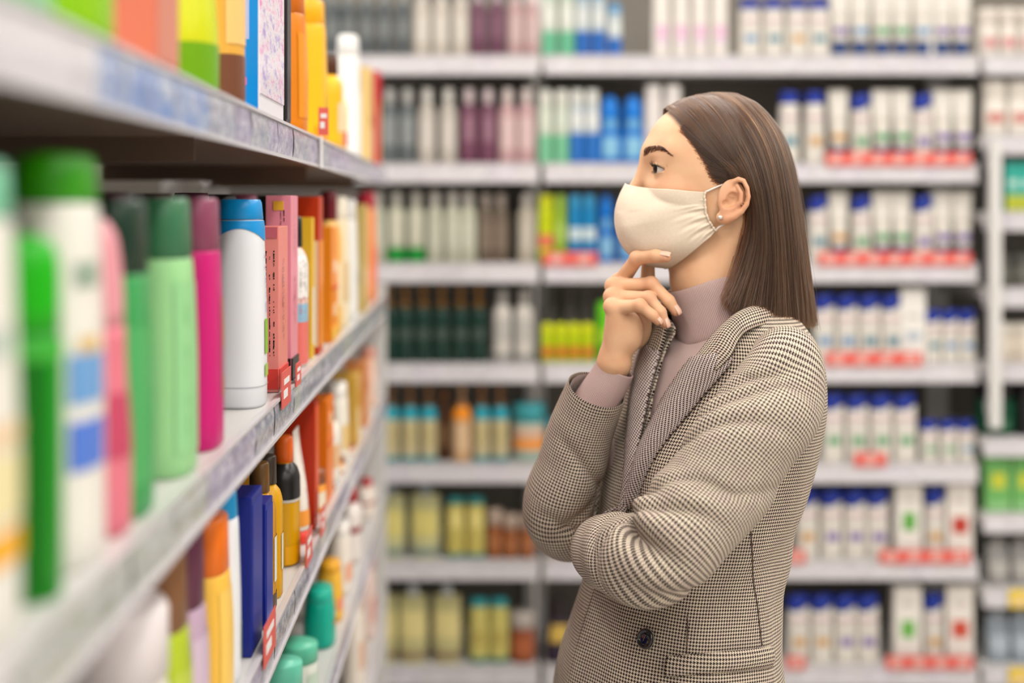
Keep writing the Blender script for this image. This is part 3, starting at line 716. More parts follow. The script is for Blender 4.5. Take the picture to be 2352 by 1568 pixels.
near(0, 571, 'bottle', 'hair_oil', 'honey amber bottle with a brown foot', 'bottle', .062, .045, 0, {'body': (232, 172, 70), 'cap': (224, 160, 60)}, [('brown_foot', .01, .25, 0, math.pi, (118, 70, 46)), ('pale_label', .3, .78, 0, 1.2, (246, 200, 124))], .22)
MATS['scrawl'] = insert_material('lilac_scrawl_print', (240, 150, 208), (248, 244, 248), (188, 160, 224), 26)
near(0, 651, 'box', 'hair_dye_carton', 'white carton with lilac scribbles and blue side', 'carton', .205, .055, 0, {'body': (240, 236, 240)}, [('blue_side', .02, .98, 1, .96, (10, 140, 220)), ('lilac_side', .40, .72, 1, .6, (176, 190, 232)), ('pink_spot', .16, .20, 1, .5, (240, 130, 200)), ('scribble_panel', .12, .98, 0, .94, 'scrawl')], .215)
near(0, 668, 'box', 'hair_dye_carton', 'narrow black carton', 'carton', .045, .060, 0, {'body': (34, 30, 32)}, [('edge_panel', .05, .95, 0, .8, (48, 44, 44))], .215)
near(0, 712, 'flat', 'shampoo_bottle', 'dark orange bottle', 'bottle', .080, .048, 0, {'body': (232, 132, 8), 'cap': (206, 104, 10)}, [('amber_label', .12, .7, 0, .9, (240, 150, 20)), side_print((250, 220, 170), .3, .75, .5, .010)], .21)
near(0, 757, 'flat', 'shampoo_bottle', 'bright yellow orange bottle', 'bottle', .090, .050, 0, {'body': (255, 190, 20), 'cap': (250, 180, 16)}, [('leaf_mark', .16, .34, .2, .35, (190, 206, 60)), side_print((255, 240, 200), .4, .8, .5, .010), ('orange_foot', .02, .12, 0, 1.2, (246, 160, 16))], .235)
near(0, 790, 'bottle', 'hair_serum', 'small yellow bottle with a brown cap', 'bottle', .060, .042, 128, {'body': (250, 186, 30), 'cap': (80, 44, 22)}, [lab((240, 220, 190), .2, .5, .8)])
near(0, 800, 'bottle', 'hair_serum', 'cream bottle with red print', 'bottle', .050, .040, 190, {'body': (244, 214, 150), 'cap': (246, 180, 40)}, [lab((220, 80, 60), .1, .3, .8)])
near(0, 834, 'flat', 'shampoo_bottle', 'tall white bottle', 'bottle', .110, .055, 84, {'body': (244, 242, 238), 'cap': (240, 238, 236)}, [('grey_print', .55, .75, 0, .3, (190, 190, 190)), side_print((120, 150, 190), .3, .5, .2, .010)])
near(0, 858, 'box', 'hair_dye_carton', 'pale gold carton', 'carton', .130, .055, 158, {'body': (224, 190, 120)}, [('dark_mark', .42, .5, 0, .3, (70, 60, 50)), ('cream_panel', .1, .36, 0, .8, (236, 210, 160))])
near(0, 876, 'box', 'hair_dye_carton', 'crimson topped carton at the far end', 'carton', .09, .055, 165, {'body': (196, 40, 50)}, [('gold_panel', .05, .7, 0, .7, (220, 180, 110))])
# middle shelf
near(1, -120, 'flat', 'shampoo_bottle', 'white bottle with a sea green cap, nearest', 'bottle', .085, .055, 0, {'body': (226, 222, 210), 'cap': (120, 200, 160)}, [lab((206, 214, 196), .2, .6)], .235)
near(1, 82, 'flat', 'shampoo_bottle', 'white bottle with a mint cap and orange mark', 'bottle', .085, .058, 0, {'body': (234, 230, 220), 'cap': (126, 206, 166), 'capf': .12}, [('orange_mark', .17, .24, .5, .6, (246, 176, 30)), ('orange_mark_front', .17, .24, -.7, .7, (246, 176, 30)), ('yellow_band', .26, .40, -.6, 1.2, (236, 222, 170)), ('grey_print', .6, .66, -.7, .7, (180, 196, 184)), ('peach_band', .42, .46, -.6, 1.1, (240, 206, 160))], .252)
near(1, 166, 'can', 'deodorant', 'slender vivid green can', 'can', .046, .046, 540, {'body': (0, 150, 0), 'cap': (24, 176, 0)}, [('dark_stripe', .02, .66, -.9, .35, (0, 110, 0)), ('cap_gap', .66, .70, 0, math.pi, (70, 180, 60))])
near(1, 268, 'flat', 'shampoo_bottle', 'white bottle with a green cap and blue squares', 'bottle', .088, .058, 358, {'body': (236, 232, 222), 'cap': (50, 150, 0), 'capf': .12}, [('blue_square', .40, .52, -.35, .55, (110, 160, 214)), ('blue_square', .24, .36, -.35, .55, (84, 124, 214)), ('green_print', .68, .74, -.35, .4, (150, 170, 150)), ('ochre_print', .52, .56, -.35, .3, (226, 190, 120))])
near(1, 322, 'curvy', 'conditioner_bottle', 'rose pink curvy bottle', 'bottle', .062, .048, 505, {'body': (226, 120, 136), 'cap': (226, 150, 160)}, [('red_print', .25, .45, -.4, .6, (196, 70, 100))])
near(1, 372, 'flat', 'shampoo_bottle', 'deep green bottle with a black green cap', 'bottle', .080, .052, 458, {'body': (60, 160, 86), 'cap': (14, 48, 30), 'capf': .24}, [lab((76, 170, 96), .1, .6, 1.0)])
near(1, 468, 'flat', 'shampoo_bottle', 'light green bottle with a bottle green cap', 'bottle', .085, .056, 456, {'body': (160, 218, 150), 'cap': (56, 116, 78), 'capf': .22}, [('pale_panel', .08, .70, -.2, .7, (150, 210, 146)), side_print((120, 190, 120), .15, .55, -.5, .012)])
near(1, 526, 'flat', 'shampoo_bottle', 'magenta bottle with a plum cap', 'bottle', .082, .046, 456, {'body': (206, 20, 116), 'cap': (140, 66, 94), 'capf': .21}, [('picture', .2, .6, .45, .5, (196, 120, 110)), ('yellow_spot', .42, .52, .55, .25, (240, 190, 90)), ('lilac_patch', .28, .4, .5, .35, (190, 150, 190))])
near(1, 623, 'flat', 'shampoo_bottle', 'white bottle with a sky blue wavy cap', 'bottle', .085, .060, 459, {'body': (236, 238, 242), 'cap': (10, 150, 220), 'capf': .10}, [('blue_wave', .83, .898, -.6, 2.2, (20, 150, 222), .03), side_print((96, 80, 190), .45, .74, -.05, .016, 1), ('leaf_print', .25, .42, .05, .3, (150, 200, 60)), ('leaf_print', .14, .2, .05, .3, (170, 206, 90)), ('seam_line', .10, .103, -.6, 1.6, (150, 154, 160))])
near(1, 661, 'box', 'hair_cream_carton', 'salmon pink carton covered in small print', 'carton', .085, .036, 520, {'body': (244, 144, 134)}, [side_print(TXT, .22, .86, -1.45, .007, 3), ('red_foot', .02, .14, 1, .96, (230, 66, 56)), ('red_foot', .02, .14, 0, .96, (230, 66, 56)), ('plum_top', .93, .995, 1, .9, (206, 100, 110)), side_print(TXT, .3, .8, -.25, .008, 2)], seed=2)
near(1, 644, 'flat', 'hair_dye_bottle', 'black bottle peeping out behind the pink cartons', 'bottle', .04, .03, 450, {'body': (50, 60, 56), 'cap': (30, 40, 40)}, [lab((80, 90, 84), .3, .6)], setback=.042)
near(1, 684, 'box', 'hair_cream_carton', 'rose pink carton with rows of small print', 'carton', .070, .034, 450, {'body': (246, 152, 170)}, [side_print(TXT, .28, .90, -1.40, .010, 2), ('yellow_mark', .92, .97, 1, .4, (246, 190, 60)), side_print(TXT, .3, .9, -.2, .009, 2), ('black_foot', .0, .12, 1, .97, (44, 32, 34)), ('black_foot', .0, .12, 0, .97, (44, 32, 34))], seed=3)
near(1, 713, 'bottle', 'hair_oil', 'pink and white bottle with a black cap', 'bottle', .068, .042, 498, {'body': (246, 214, 206), 'cap': (26, 24, 26)}, [('pink_band', .02, .3, 0, math.pi, (236, 120, 110)), ('white_panel', .46, .74, -.7, .7, (250, 246, 242)), ('blue_label', .30, .42, -.7, .6, (150, 196, 222)), side_print((120, 110, 110), .50, .70, -.9, .008, 3), side_print((200, 60, 60), .32, .45, -.9, .008, 3)], seed=5)
near(1, 722, 'box', 'hair_dye_carton', 'slim yellow carton', 'carton', .03, .035, 500, {'body': (250, 200, 50)}, [('white_panel', .1, .5, 0, .8, (250, 240, 220))], setback=.004)
near(1, 742, 'box', 'hair_dye_carton', 'brick red carton', 'carton', .060, .05, 452, {'body': (206, 60, 20)}, [('orange_panel', .05, .72, 0, .9, (250, 150, 40)), ('cream_panel', .05, .72, 1, .95, (252, 226, 190))])
near(1, 776, 'box', 'hair_dye_carton', 'orange carton with pale marks', 'carton', .110, .055, 520, {'body': (255, 150, 30)}, [('pale_mark', .60, .70, 0, .4, (255, 226, 190)), ('pale_mark', .22, .32, 0, .5, (255, 216, 170)), ('red_line', .45, .48, 0, .95, (230, 90, 20)), ('yellow_foot', .02, .12, 0, .98, (255, 196, 60))])
near(1, 790, 'bottle', 'hair_oil', 'cream bottle with a wine red cap', 'bottle', .07, .05, 440, {'body': (246, 196, 110), 'cap': (120, 26, 40)}, [lab((250, 226, 180), .2, .5)])
near(1, 806, 'flat', 'shampoo_bottle', 'ivory bottle', 'bottle', .085, .05, 452, {'body': (244, 226, 190), 'cap': (250, 240, 220)}, [lab((230, 200, 150), .2, .5)])
near(1, 826, 'flat', 'shampoo_bottle', 'white bottle with a fine grey mark', 'bottle', .095, .05, 458, {'body': (240, 238, 232), 'cap': (236, 232, 226)}, [lab((190, 200, 200), .3, .4, .4)])
near(1, 846, 'box', 'hair_dye_carton', 'straw yellow carton', 'carton', .12, .05, 470, {'body': (216, 186, 106)}, [('cream_panel', .1, .4, 0, .8, (236, 210, 160))])
near(1, 869, 'flat', 'shampoo_bottle', 'coral bottle with a crimson cap', 'bottle', .13, .055, 440, {'body': (248, 150, 96), 'cap': (200, 30, 56), 'capf': .16}, [lab((250, 120, 80), .2, .5, .8)])
# second row of the middle shelf, seen in the gaps and above the first row
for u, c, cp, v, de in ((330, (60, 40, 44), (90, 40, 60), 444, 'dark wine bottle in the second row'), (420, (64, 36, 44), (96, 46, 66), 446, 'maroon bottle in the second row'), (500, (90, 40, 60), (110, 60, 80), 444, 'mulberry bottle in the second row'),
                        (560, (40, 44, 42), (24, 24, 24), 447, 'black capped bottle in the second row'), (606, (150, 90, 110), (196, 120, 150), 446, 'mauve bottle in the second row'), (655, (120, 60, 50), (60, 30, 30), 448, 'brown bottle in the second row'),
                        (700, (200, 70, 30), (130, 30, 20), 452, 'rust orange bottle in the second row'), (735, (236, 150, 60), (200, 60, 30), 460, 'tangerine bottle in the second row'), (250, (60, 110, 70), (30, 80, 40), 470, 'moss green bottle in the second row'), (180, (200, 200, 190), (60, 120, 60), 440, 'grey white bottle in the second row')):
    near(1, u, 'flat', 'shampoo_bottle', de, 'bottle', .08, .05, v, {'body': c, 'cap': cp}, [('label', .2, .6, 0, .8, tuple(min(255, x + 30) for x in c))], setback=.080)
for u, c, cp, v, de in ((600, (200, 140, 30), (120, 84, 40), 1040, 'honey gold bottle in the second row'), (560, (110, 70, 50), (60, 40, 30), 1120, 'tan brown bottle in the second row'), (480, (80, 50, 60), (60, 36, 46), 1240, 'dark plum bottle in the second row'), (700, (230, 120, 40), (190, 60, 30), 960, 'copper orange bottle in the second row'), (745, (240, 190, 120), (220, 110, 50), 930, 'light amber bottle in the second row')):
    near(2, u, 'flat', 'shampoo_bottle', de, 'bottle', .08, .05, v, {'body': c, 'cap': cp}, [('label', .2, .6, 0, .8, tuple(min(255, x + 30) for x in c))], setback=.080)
# lower shelf
near(2, 40, 'jar', 'cream_jar', 'big white jar, nearest', 'jar', .09, .08, 0, {'body': (226, 220, 210), 'cap': (60, 110, 84)}, [lab((206, 214, 200), .2, .5)], .13)
near(2, 245, 'flat', 'shampoo_bottle', 'dark forest green bottle', 'bottle', .07, .05, 0, {'body': (40, 84, 66), 'cap': (30, 60, 50)}, [lab((90, 120, 100), .2, .5)], .12)
near(2, 412, 'jar', 'cream_jar', 'cream white jar with a lilac label', 'jar', .10, .085, 1395, {'body': (232, 226, 214), 'cap': (236, 226, 226)}, [('lilac_label', .1, .5, -.6, .9, (206, 180, 214))])
near(2, 456, 'flat', 'shampoo_bottle', 'lime green bottle with a brown cap', 'bottle', .075, .050, 1262, {'body': (180, 200, 40), 'cap': (130, 86, 50), 'capf': .34}, [lab((190, 206, 70), .1, .5)])
near(2, 491, 'flat', 'shampoo_bottle', 'lilac bottle with a plum cap', 'bottle', .070, .046, 1190, {'body': (196, 166, 190), 'cap': (96, 40, 66), 'capf': .38}, [lab((210, 186, 206), .1, .5)])
near(2, 546, 'flat', 'shampoo_bottle', 'golden yellow bottle with an orange cap', 'bottle', .075, .048, 1188, {'body': (250, 196, 76), 'cap': (240, 116, 16), 'capf': .30}, [('pale_panel', .06, .62, -.2, .6, (250, 206, 100))])
near(2, 561, 'flat', 'shampoo_bottle', 'white bottle with a cyan cap', 'bottle', .050, .046, 1130, {'body': (234, 236, 240), 'cap': (20, 150, 210), 'capf': .14}, [side_print((96, 80, 190), .3, .6, .3, .012), ('leaf_print', .1, .3, .5, .3, (150, 200, 60))])
near(2, 602, 'box', 'hair_dye_carton', 'navy blue carton', 'carton', .075, .050, 1132, {'body': (22, 38, 134)}, [('front_panel', .05, .95, 0, .9, (28, 46, 150)), ('droplet', .1, .32, 1, .3, (110, 150, 210))])
near(2, 626, 'box', 'hair_dye_carton', 'second navy blue carton', 'carton', .055, .045, 1150, {'body': (24, 40, 140)}, [('front_panel', .05, .95, 0, .9, (30, 50, 158))])
near(2, 640, 'bottle', 'hair_oil', 'gold oil bottle with a white label', 'bottle', .050, .040, 1062, {'body': (206, 144, 14), 'cap': (120, 84, 40)}, [('white_label', .2, .5, .2, .6, (240, 236, 226)), ('dark_foot', .01, .12, 0, math.pi, (90, 70, 50))])
near(2, 654, 'bottle', 'hair_oil', 'amber oil bottle with a dark cap', 'bottle', .040, .040, 1046, {'body': (226, 166, 20), 'cap': (70, 56, 46)}, [('white_label', .2, .45, .2, .6, (240, 230, 206))])
near(2, 694, 'bottle', 'hair_oil', 'gold bottle with a black label', 'bottle', .062, .044, 1002, {'body': (220, 160, 10), 'cap': (240, 106, 30)}, [('black_label', .52, .79, 0, math.pi, (30, 28, 28)), ('silver_line', .50, .52, 0, math.pi, (206, 200, 190)), ('gold_foot', .02, .16, 0, 1.3, (240, 170, 10))])
near(2, 716, 'tube', 'hair_cream_tube', 'white tube with orange letters', 'tube', .062, .040, 986, {'body': (248, 240, 230), 'cap': (236, 70, 50), 'capf': .12}, [side_print((236, 100, 40), .3, .8, -.3, .011, 2), ('orange_band', .16, .3, 0, 1.2, (250, 160, 60))], seed=8)
near(2, 732, 'box', 'hair_dye_carton', 'rust red carton', 'carton', .05, .045, 920, {'body': (200, 50, 16)}, [('orange_panel', .3, .95, 0, .9, (236, 90, 20))])
near(2, 766, 'box', 'hair_dye_carton', 'vivid orange carton', 'carton', .100, .05, 915, {'body': (252, 130, 24)}, [('dark_line', .55, .58, 0, .95, (226, 80, 16)), ('pale_mark', .75, .85, 0, .4, (255, 206, 160))])
near(2, 784, 'bottle', 'hair_serum', 'white bottle with a brown cap', 'bottle', .07, .045, 930, {'body': (244, 236, 222), 'cap': (140, 70, 34)}, [lab((236, 190, 140), .2, .5)])
near(2, 806, 'flat', 'shampoo_bottle', 'pearl white bottle', 'bottle', .10, .05, 880, {'body': (242, 234, 220), 'cap': (246, 240, 232)}, [lab((236, 200, 130), .2, .5)])
near(2, 828, 'box', 'hair_dye_carton', 'ochre yellow carton', 'carton', .11, .05, 860, {'body': (226, 176, 70)}, [('cream_panel', .1, .5, 0, .8, (246, 220, 160))])
near(2, 850, 'box', 'hair_dye_carton', 'apricot carton', 'carton', .12, .05, 830, {'body': (232, 150, 90)}, [('pale_panel', .1, .5, 0, .8, (246, 200, 160))])
near(2, 870, 'flat', 'shampoo_bottle', 'pale pink bottle', 'bottle', .12, .05, 800, {'body': (240, 200, 180), 'cap': (220, 150, 130)}, [lab((246, 220, 206), .2, .5)])
for k, (u, c, v) in enumerate(((752, (255, 170, 60), 960), (775, (250, 236, 214), 1000), (795, (252, 150, 60), 930), (816, (240, 120, 60), 900))):
    near(2, u, 'jar', 'hair_mask_jar', ['amber', 'ivory', 'orange', 'burnt orange'][k] + ' jar stacked low between the cartons', 'jar', .06, .05, v + 120, {'body': c, 'cap': (150, 80, 40)}, [('label', .15, .5, -.6, .9, (250, 236, 210))], setback=-.001)
# fourth shelf
near(3, 700, 'jar', 'cream_jar', 'black jar with a mint lid', 'jar', .06, .06, 1520, {'body': (36, 34, 34), 'cap': (110, 210, 180)}, [lab((230, 190, 180), .1, .4)])
near(3, 735, 'jar', 'cream_jar', 'white jar with a mint green lid', 'jar', .07, .065, 1478, {'body': (232, 236, 224), 'cap': (100, 206, 170)}, [lab((206, 226, 206), .1, .5)])
near(3, 776, 'flat', 'shampoo_bottle', 'teal green bottle', 'bottle', .095, .055, 1352, {'body': (0, 176, 150), 'cap': (20, 186, 160), 'capf': .2}, [('orange_print', .35, .42, 0, .4, (226, 130, 70)), ('pale_print', .5, .6, 0, .4, (130, 214, 200))])
near(3, 792, 'flat', 'shampoo_bottle', 'mustard yellow bottle', 'bottle', .075, .05, 1290, {'body': (250, 190, 60), 'cap': (246, 176, 40)}, [lab((246, 150, 110), .2, .4)])
near(3, 812, 'flat', 'shampoo_bottle', 'white bottle with a peach mark', 'bottle', .09, .05, 1200, {'body': (242, 232, 220), 'cap': (246, 240, 234)}, [lab((246, 170, 130), .2, .45)])
near(3, 835, 'bottle', 'hair_serum', 'white bottle with a wine red stripe', 'bottle', .10, .05, 1120, {'body': (236, 226, 220), 'cap': (180, 30, 40)}, [('red_stripe', .42, .5, 0, math.pi, (150, 40, 50))])
near(3, 868, 'bottle', 'hair_serum', 'ivory bottle with a red cap at the far end', 'bottle', .13, .05, 1100, {'body': (240, 226, 214), 'cap': (190, 30, 36)}, [('red_stripe', .40, .46, 0, math.pi, (170, 50, 56))])
near(4, 800, 'jar', 'cream_jar', 'white tub with a coral lid', 'jar', .09, .07, 0, {'body': (238, 228, 220), 'cap': (226, 120, 96)}, [lab((236, 180, 160), .1, .5)], .12)
near(4, 842, 'flat', 'shampoo_bottle', 'cream bottle low down', 'bottle', .10, .05, 0, {'body': (238, 226, 212), 'cap': (226, 200, 180)}, [lab((226, 180, 150), .2, .5)], .2)
near(4, 868, 'flat', 'shampoo_bottle', 'blush bottle low down at the end', 'bottle', .12, .05, 0, {'body': (232, 206, 196), 'cap': (206, 150, 140)}, [lab((226, 160, 150), .2, .5)], .2)

# ---------------- build every item with its own label
from collections import defaultdict
_grp = defaultdict(list)
for it in ITEMS: _grp[(it['desc'], it['shelf'])].append(it)
for (desc, shelf), L_ in _grp.items():
    L_.sort(key=lambda q: q['order'])
    for i, it in enumerate(L_):
        head = desc + ' the ' + shelf.replace('the ', '') if desc.endswith((' on', ' of')) else desc + ', ' + shelf
        it['label'] = head if len(L_) == 1 else head + ', ' + ORD[i] + ' from left'
for it in ITEMS:
    t = empty(it['name'], (it['x'], it['y'], it['z']), it['rot'])
    tag(t, it['label'], it['cat'], 'products on the ' + it['shelf'].replace('the ', ''))
    for n, me, m in build(it['kind'], it['w'], it['d'], it['h'], it['C'], it['bands'], it['seed']):
        o = link(n, me, m, t)
        if n == 'print': o['kind'] = 'stuff'
# ================================================================ the person
HX, HY, HZ = 0.314, 1.878, 1.514          # ear-axis centre of the head
PLOC = (0.29, 1.87, 0.0)
person = empty('person', PLOC)
tag(person, 'person in a checked blazer and beige cloth mask, one hand raised to the chin', 'person')
PINV = Matrix.Translation((-PLOC[0], -PLOC[1], 0))
def pchild(name, V, F, m, parent=None, uv=None, smooth=True):
    o = obj(name, V, F, m, parent or person, smooth, uv)
    if parent is None:
        o.matrix_parent_inverse = PINV
    return o

# ---- materials
def skin_material():
    m = bpy.data.materials.new('skin'); m.use_nodes = True
    nt = m.node_tree; b = nt.nodes['Principled BSDF']; L = nt.links.new
    at_ = nt.nodes.new('ShaderNodeAttribute'); at_.attribute_name = 'tint'
    sp = nt.nodes.new('ShaderNodeSeparateColor'); L(at_.outputs['Color'], sp.inputs[0])
    tc = nt.nodes.new('ShaderNodeTexCoord')
    n = nt.nodes.new('ShaderNodeTexNoise'); n.inputs['Scale'].default_value = 28; n.inputs['Detail'].default_value = 4
    L(tc.outputs['Object'], n.inputs['Vector'])
    r = nt.nodes.new('ShaderNodeValToRGB')
    r.color_ramp.elements[0].position = .3; r.color_ramp.elements[0].color = lin((230, 178, 139))
    r.color_ramp.elements[1].position = .75; r.color_ramp.elements[1].color = lin((241, 196, 157))
    L(n.outputs[0], r.inputs[0])
    m1 = nt.nodes.new('ShaderNodeMix'); m1.data_type = 'RGBA'
    L(sp.outputs[1], m1.inputs['Factor']); L(r.outputs[0], m1.inputs['A']); m1.inputs['B'].default_value = lin((214, 122, 92))
    m2 = nt.nodes.new('ShaderNodeMix'); m2.data_type = 'RGBA'
    L(sp.outputs[0], m2.inputs['Factor']); L(m1.outputs['Result'], m2.inputs['A']); m2.inputs['B'].default_value = lin((58, 40, 30))
    L(m2.outputs['Result'], b.inputs['Base Color'])
    b.inputs['Roughness'].default_value = 0.48
    b.inputs['Specular IOR Level'].default_value = 0.35
    b.inputs['Subsurface Weight'].default_value = 0.22
    b.inputs['Subsurface Radius'].default_value = (1.0, 0.35, 0.2)
    b.inputs['Subsurface Scale'].default_value = 0.006
    n2 = nt.nodes.new('ShaderNodeTexNoise'); n2.inputs['Scale'].default_value = 900
    L(tc.outputs['Object'], n2.inputs['Vector'])
    bp = nt.nodes.new('ShaderNodeBump'); bp.inputs['Strength'].default_value = .12; bp.inputs['Distance'].default_value = .0008
    L(n2.outputs[0], bp.inputs['Height']); L(bp.outputs[0], b.inputs['Normal'])
    return m

def hound_material(name, per, light, dark, tintc):
    """two-and-two twill weave of four dark and four light threads = small houndstooth"""
    m = bpy.data.materials.new(name); m.use_nodes = True
    nt = m.node_tree; b = nt.nodes['Principled BSDF']; L = nt.links.new
    def M(op, a, c=None):
        n = nt.nodes.new('ShaderNodeMath'); n.operation = op
        for k, x in enumerate((a, c)):
            if x is None: continue
            if isinstance(x, (int, float)): n.inputs[k].default_value = x
            else: L(x, n.inputs[k])
        return n.outputs[0]
    uv = nt.nodes.new('ShaderNodeUVMap'); uv.uv_map = 'UVMap'
    nz = nt.nodes.new('ShaderNodeTexNoise'); nz.inputs['Scale'].default_value = 60
    L(uv.outputs[0], nz.inputs['Vector'])
    sx = nt.nodes.new('ShaderNodeSeparateXYZ'); L(uv.outputs[0], sx.inputs[0])
    k = 8.0 / per
    i = M('FLOOR', M('MULTIPLY', sx.outputs[0], k)); j = M('FLOOR', M('MULTIPLY', sx.outputs[1], k))
    ti = M('LESS_THAN', M('FLOORED_MODULO', i, 8.0), 3.5)
    tj = M('LESS_THAN', M('FLOORED_MODULO', j, 8.0), 3.5)
    on = M('LESS_THAN', M('FLOORED_MODULO', M('ADD', i, j), 4.0), 1.5)
    # dark = on ? ti : tj
    d = M('ADD', M('MULTIPLY', on, ti), M('MULTIPLY', M('SUBTRACT', 1.0, on), tj))
    mx = nt.nodes.new('ShaderNodeMix'); mx.data_type = 'RGBA'
    L(d, mx.inputs['Factor'])
    lt = nt.nodes.new('ShaderNodeMix'); lt.data_type = 'RGBA'
    fr = nt.nodes.new('ShaderNodeMapRange'); fr.inputs[1].default_value = .4; fr.inputs[2].default_value = .62
    L(nz.outputs[0], fr.inputs[0]); L(fr.outputs[0], lt.inputs['Factor'])
    lt.inputs['A'].default_value = lin(light); lt.inputs['B'].default_value = lin(tintc)
    L(lt.outputs['Result'], mx.inputs['A']); mx.inputs['B'].default_value = lin(dark)
    L(mx.outputs['Result'], b.inputs['Base Color'])
    b.inputs['Roughness'].default_value = 0.85
    b.inputs['Specular IOR Level'].default_value = 0.2
    # thread relief
    wv = M('ADD', M('SINE', M('MULTIPLY', sx.outputs[0], k * math.pi)), M('SINE', M('MULTIPLY', sx.outputs[1], k * math.pi)))
    bp = nt.nodes.new('ShaderNodeBump'); bp.inputs['Strength'].default_value = .25; bp.inputs['Distance'].default_value = .0004
    L(wv, bp.inputs['Height']); L(bp.outputs[0], b.inputs['Normal'])
    return m

def rib_material(name, c1, c2, per):
    m = bpy.data.materials.new(name); m.use_nodes = True
    nt = m.node_tree; b = nt.nodes['Principled BSDF']; L = nt.links.new
    uv = nt.nodes.new('ShaderNodeUVMap'); uv.uv_map = 'UVMap'
    w = nt.nodes.new('ShaderNodeTexWave'); w.wave_type = 'BANDS'; w.bands_direction = 'X'
    w.inputs['Scale'].default_value = 1.0 / per / 3.1416 * 0.5 * 3.1416 / 1.59; w.inputs['Distortion'].default_value = .15
    L(uv.outputs[0], w.inputs['Vector'])
    r = nt.nodes.new('ShaderNodeMix'); r.data_type = 'RGBA'
    L(w.outputs['Fac'], r.inputs['Factor']); r.inputs['A'].default_value = lin(c2); r.inputs['B'].default_value = lin(c1)
    L(r.outputs['Result'], b.inputs['Base Color'])
    b.inputs['Roughness'].default_value = .9; b.inputs['Specular IOR Level'].default_value = .2
    bp = nt.nodes.new('ShaderNodeBump'); bp.inputs['Strength'].default_value = .4; bp.inputs['Distance'].default_value = .0006
    L(w.outputs['Fac'], bp.inputs['Height']); L(bp.outputs[0], b.inputs['Normal'])
    return m

def hair_material(name, col, rough=.24):
    m = bpy.data.materials.new(name); m.use_nodes = True
    nt = m.node_tree; nt.nodes.remove(nt.nodes['Principled BSDF'])
    h = nt.nodes.new('ShaderNodeBsdfHairPrincipled')
    h.parametrization = 'COLOR'
    hi = nt.nodes.new('ShaderNodeAttribute'); hi.attribute_name = 'shade'
    r = nt.nodes.new('ShaderNodeValToRGB')
    c = lin(col)
    r.color_ramp.elements[0].color = (c[0] * .30, c[1] * .29, c[2] * .28, 1)
    r.color_ramp.elements[1].color = (c[0] * 2.6, c[1] * 2.45, c[2] * 2.2, 1)
    nt.links.new(hi.outputs['Fac'], r.inputs[0]); nt.links.new(r.outputs[0], h.inputs['Color'])
    h.inputs['Roughness'].default_value = rough
    h.inputs['Radial Roughness'].default_value = .4
    nt.links.new(h.outputs[0], nt.nodes['Material Output'].inputs['Surface'])
    return m

SKIN = skin_material()
HOUND = hound_material('houndstooth', 0.0040, (234, 218, 196), (44, 30, 28), (228, 208, 192))
HOUND2 = hound_material('houndstooth_lapel', 0.0030, (224, 208, 198), (60, 44, 46), (216, 198, 190))
KNIT = rib_material('rib_knit', (214, 186, 180), (172, 142, 138), 0.0022)
KNITF = rib_material('fine_knit', (212, 186, 180), (194, 166, 160), 0.0014)
HAIR = hair_material('brown_hair', (54, 32, 19))
BROW = hair_material('brow_hair', (70, 48, 40))
LASH = mat('lash', (22, 16, 14), .5)
CLOTH = mat('mask_cotton', (240, 222, 200), .9, spec=.15, noise=.03, nscale=300, bump=.15, bscale=1500)

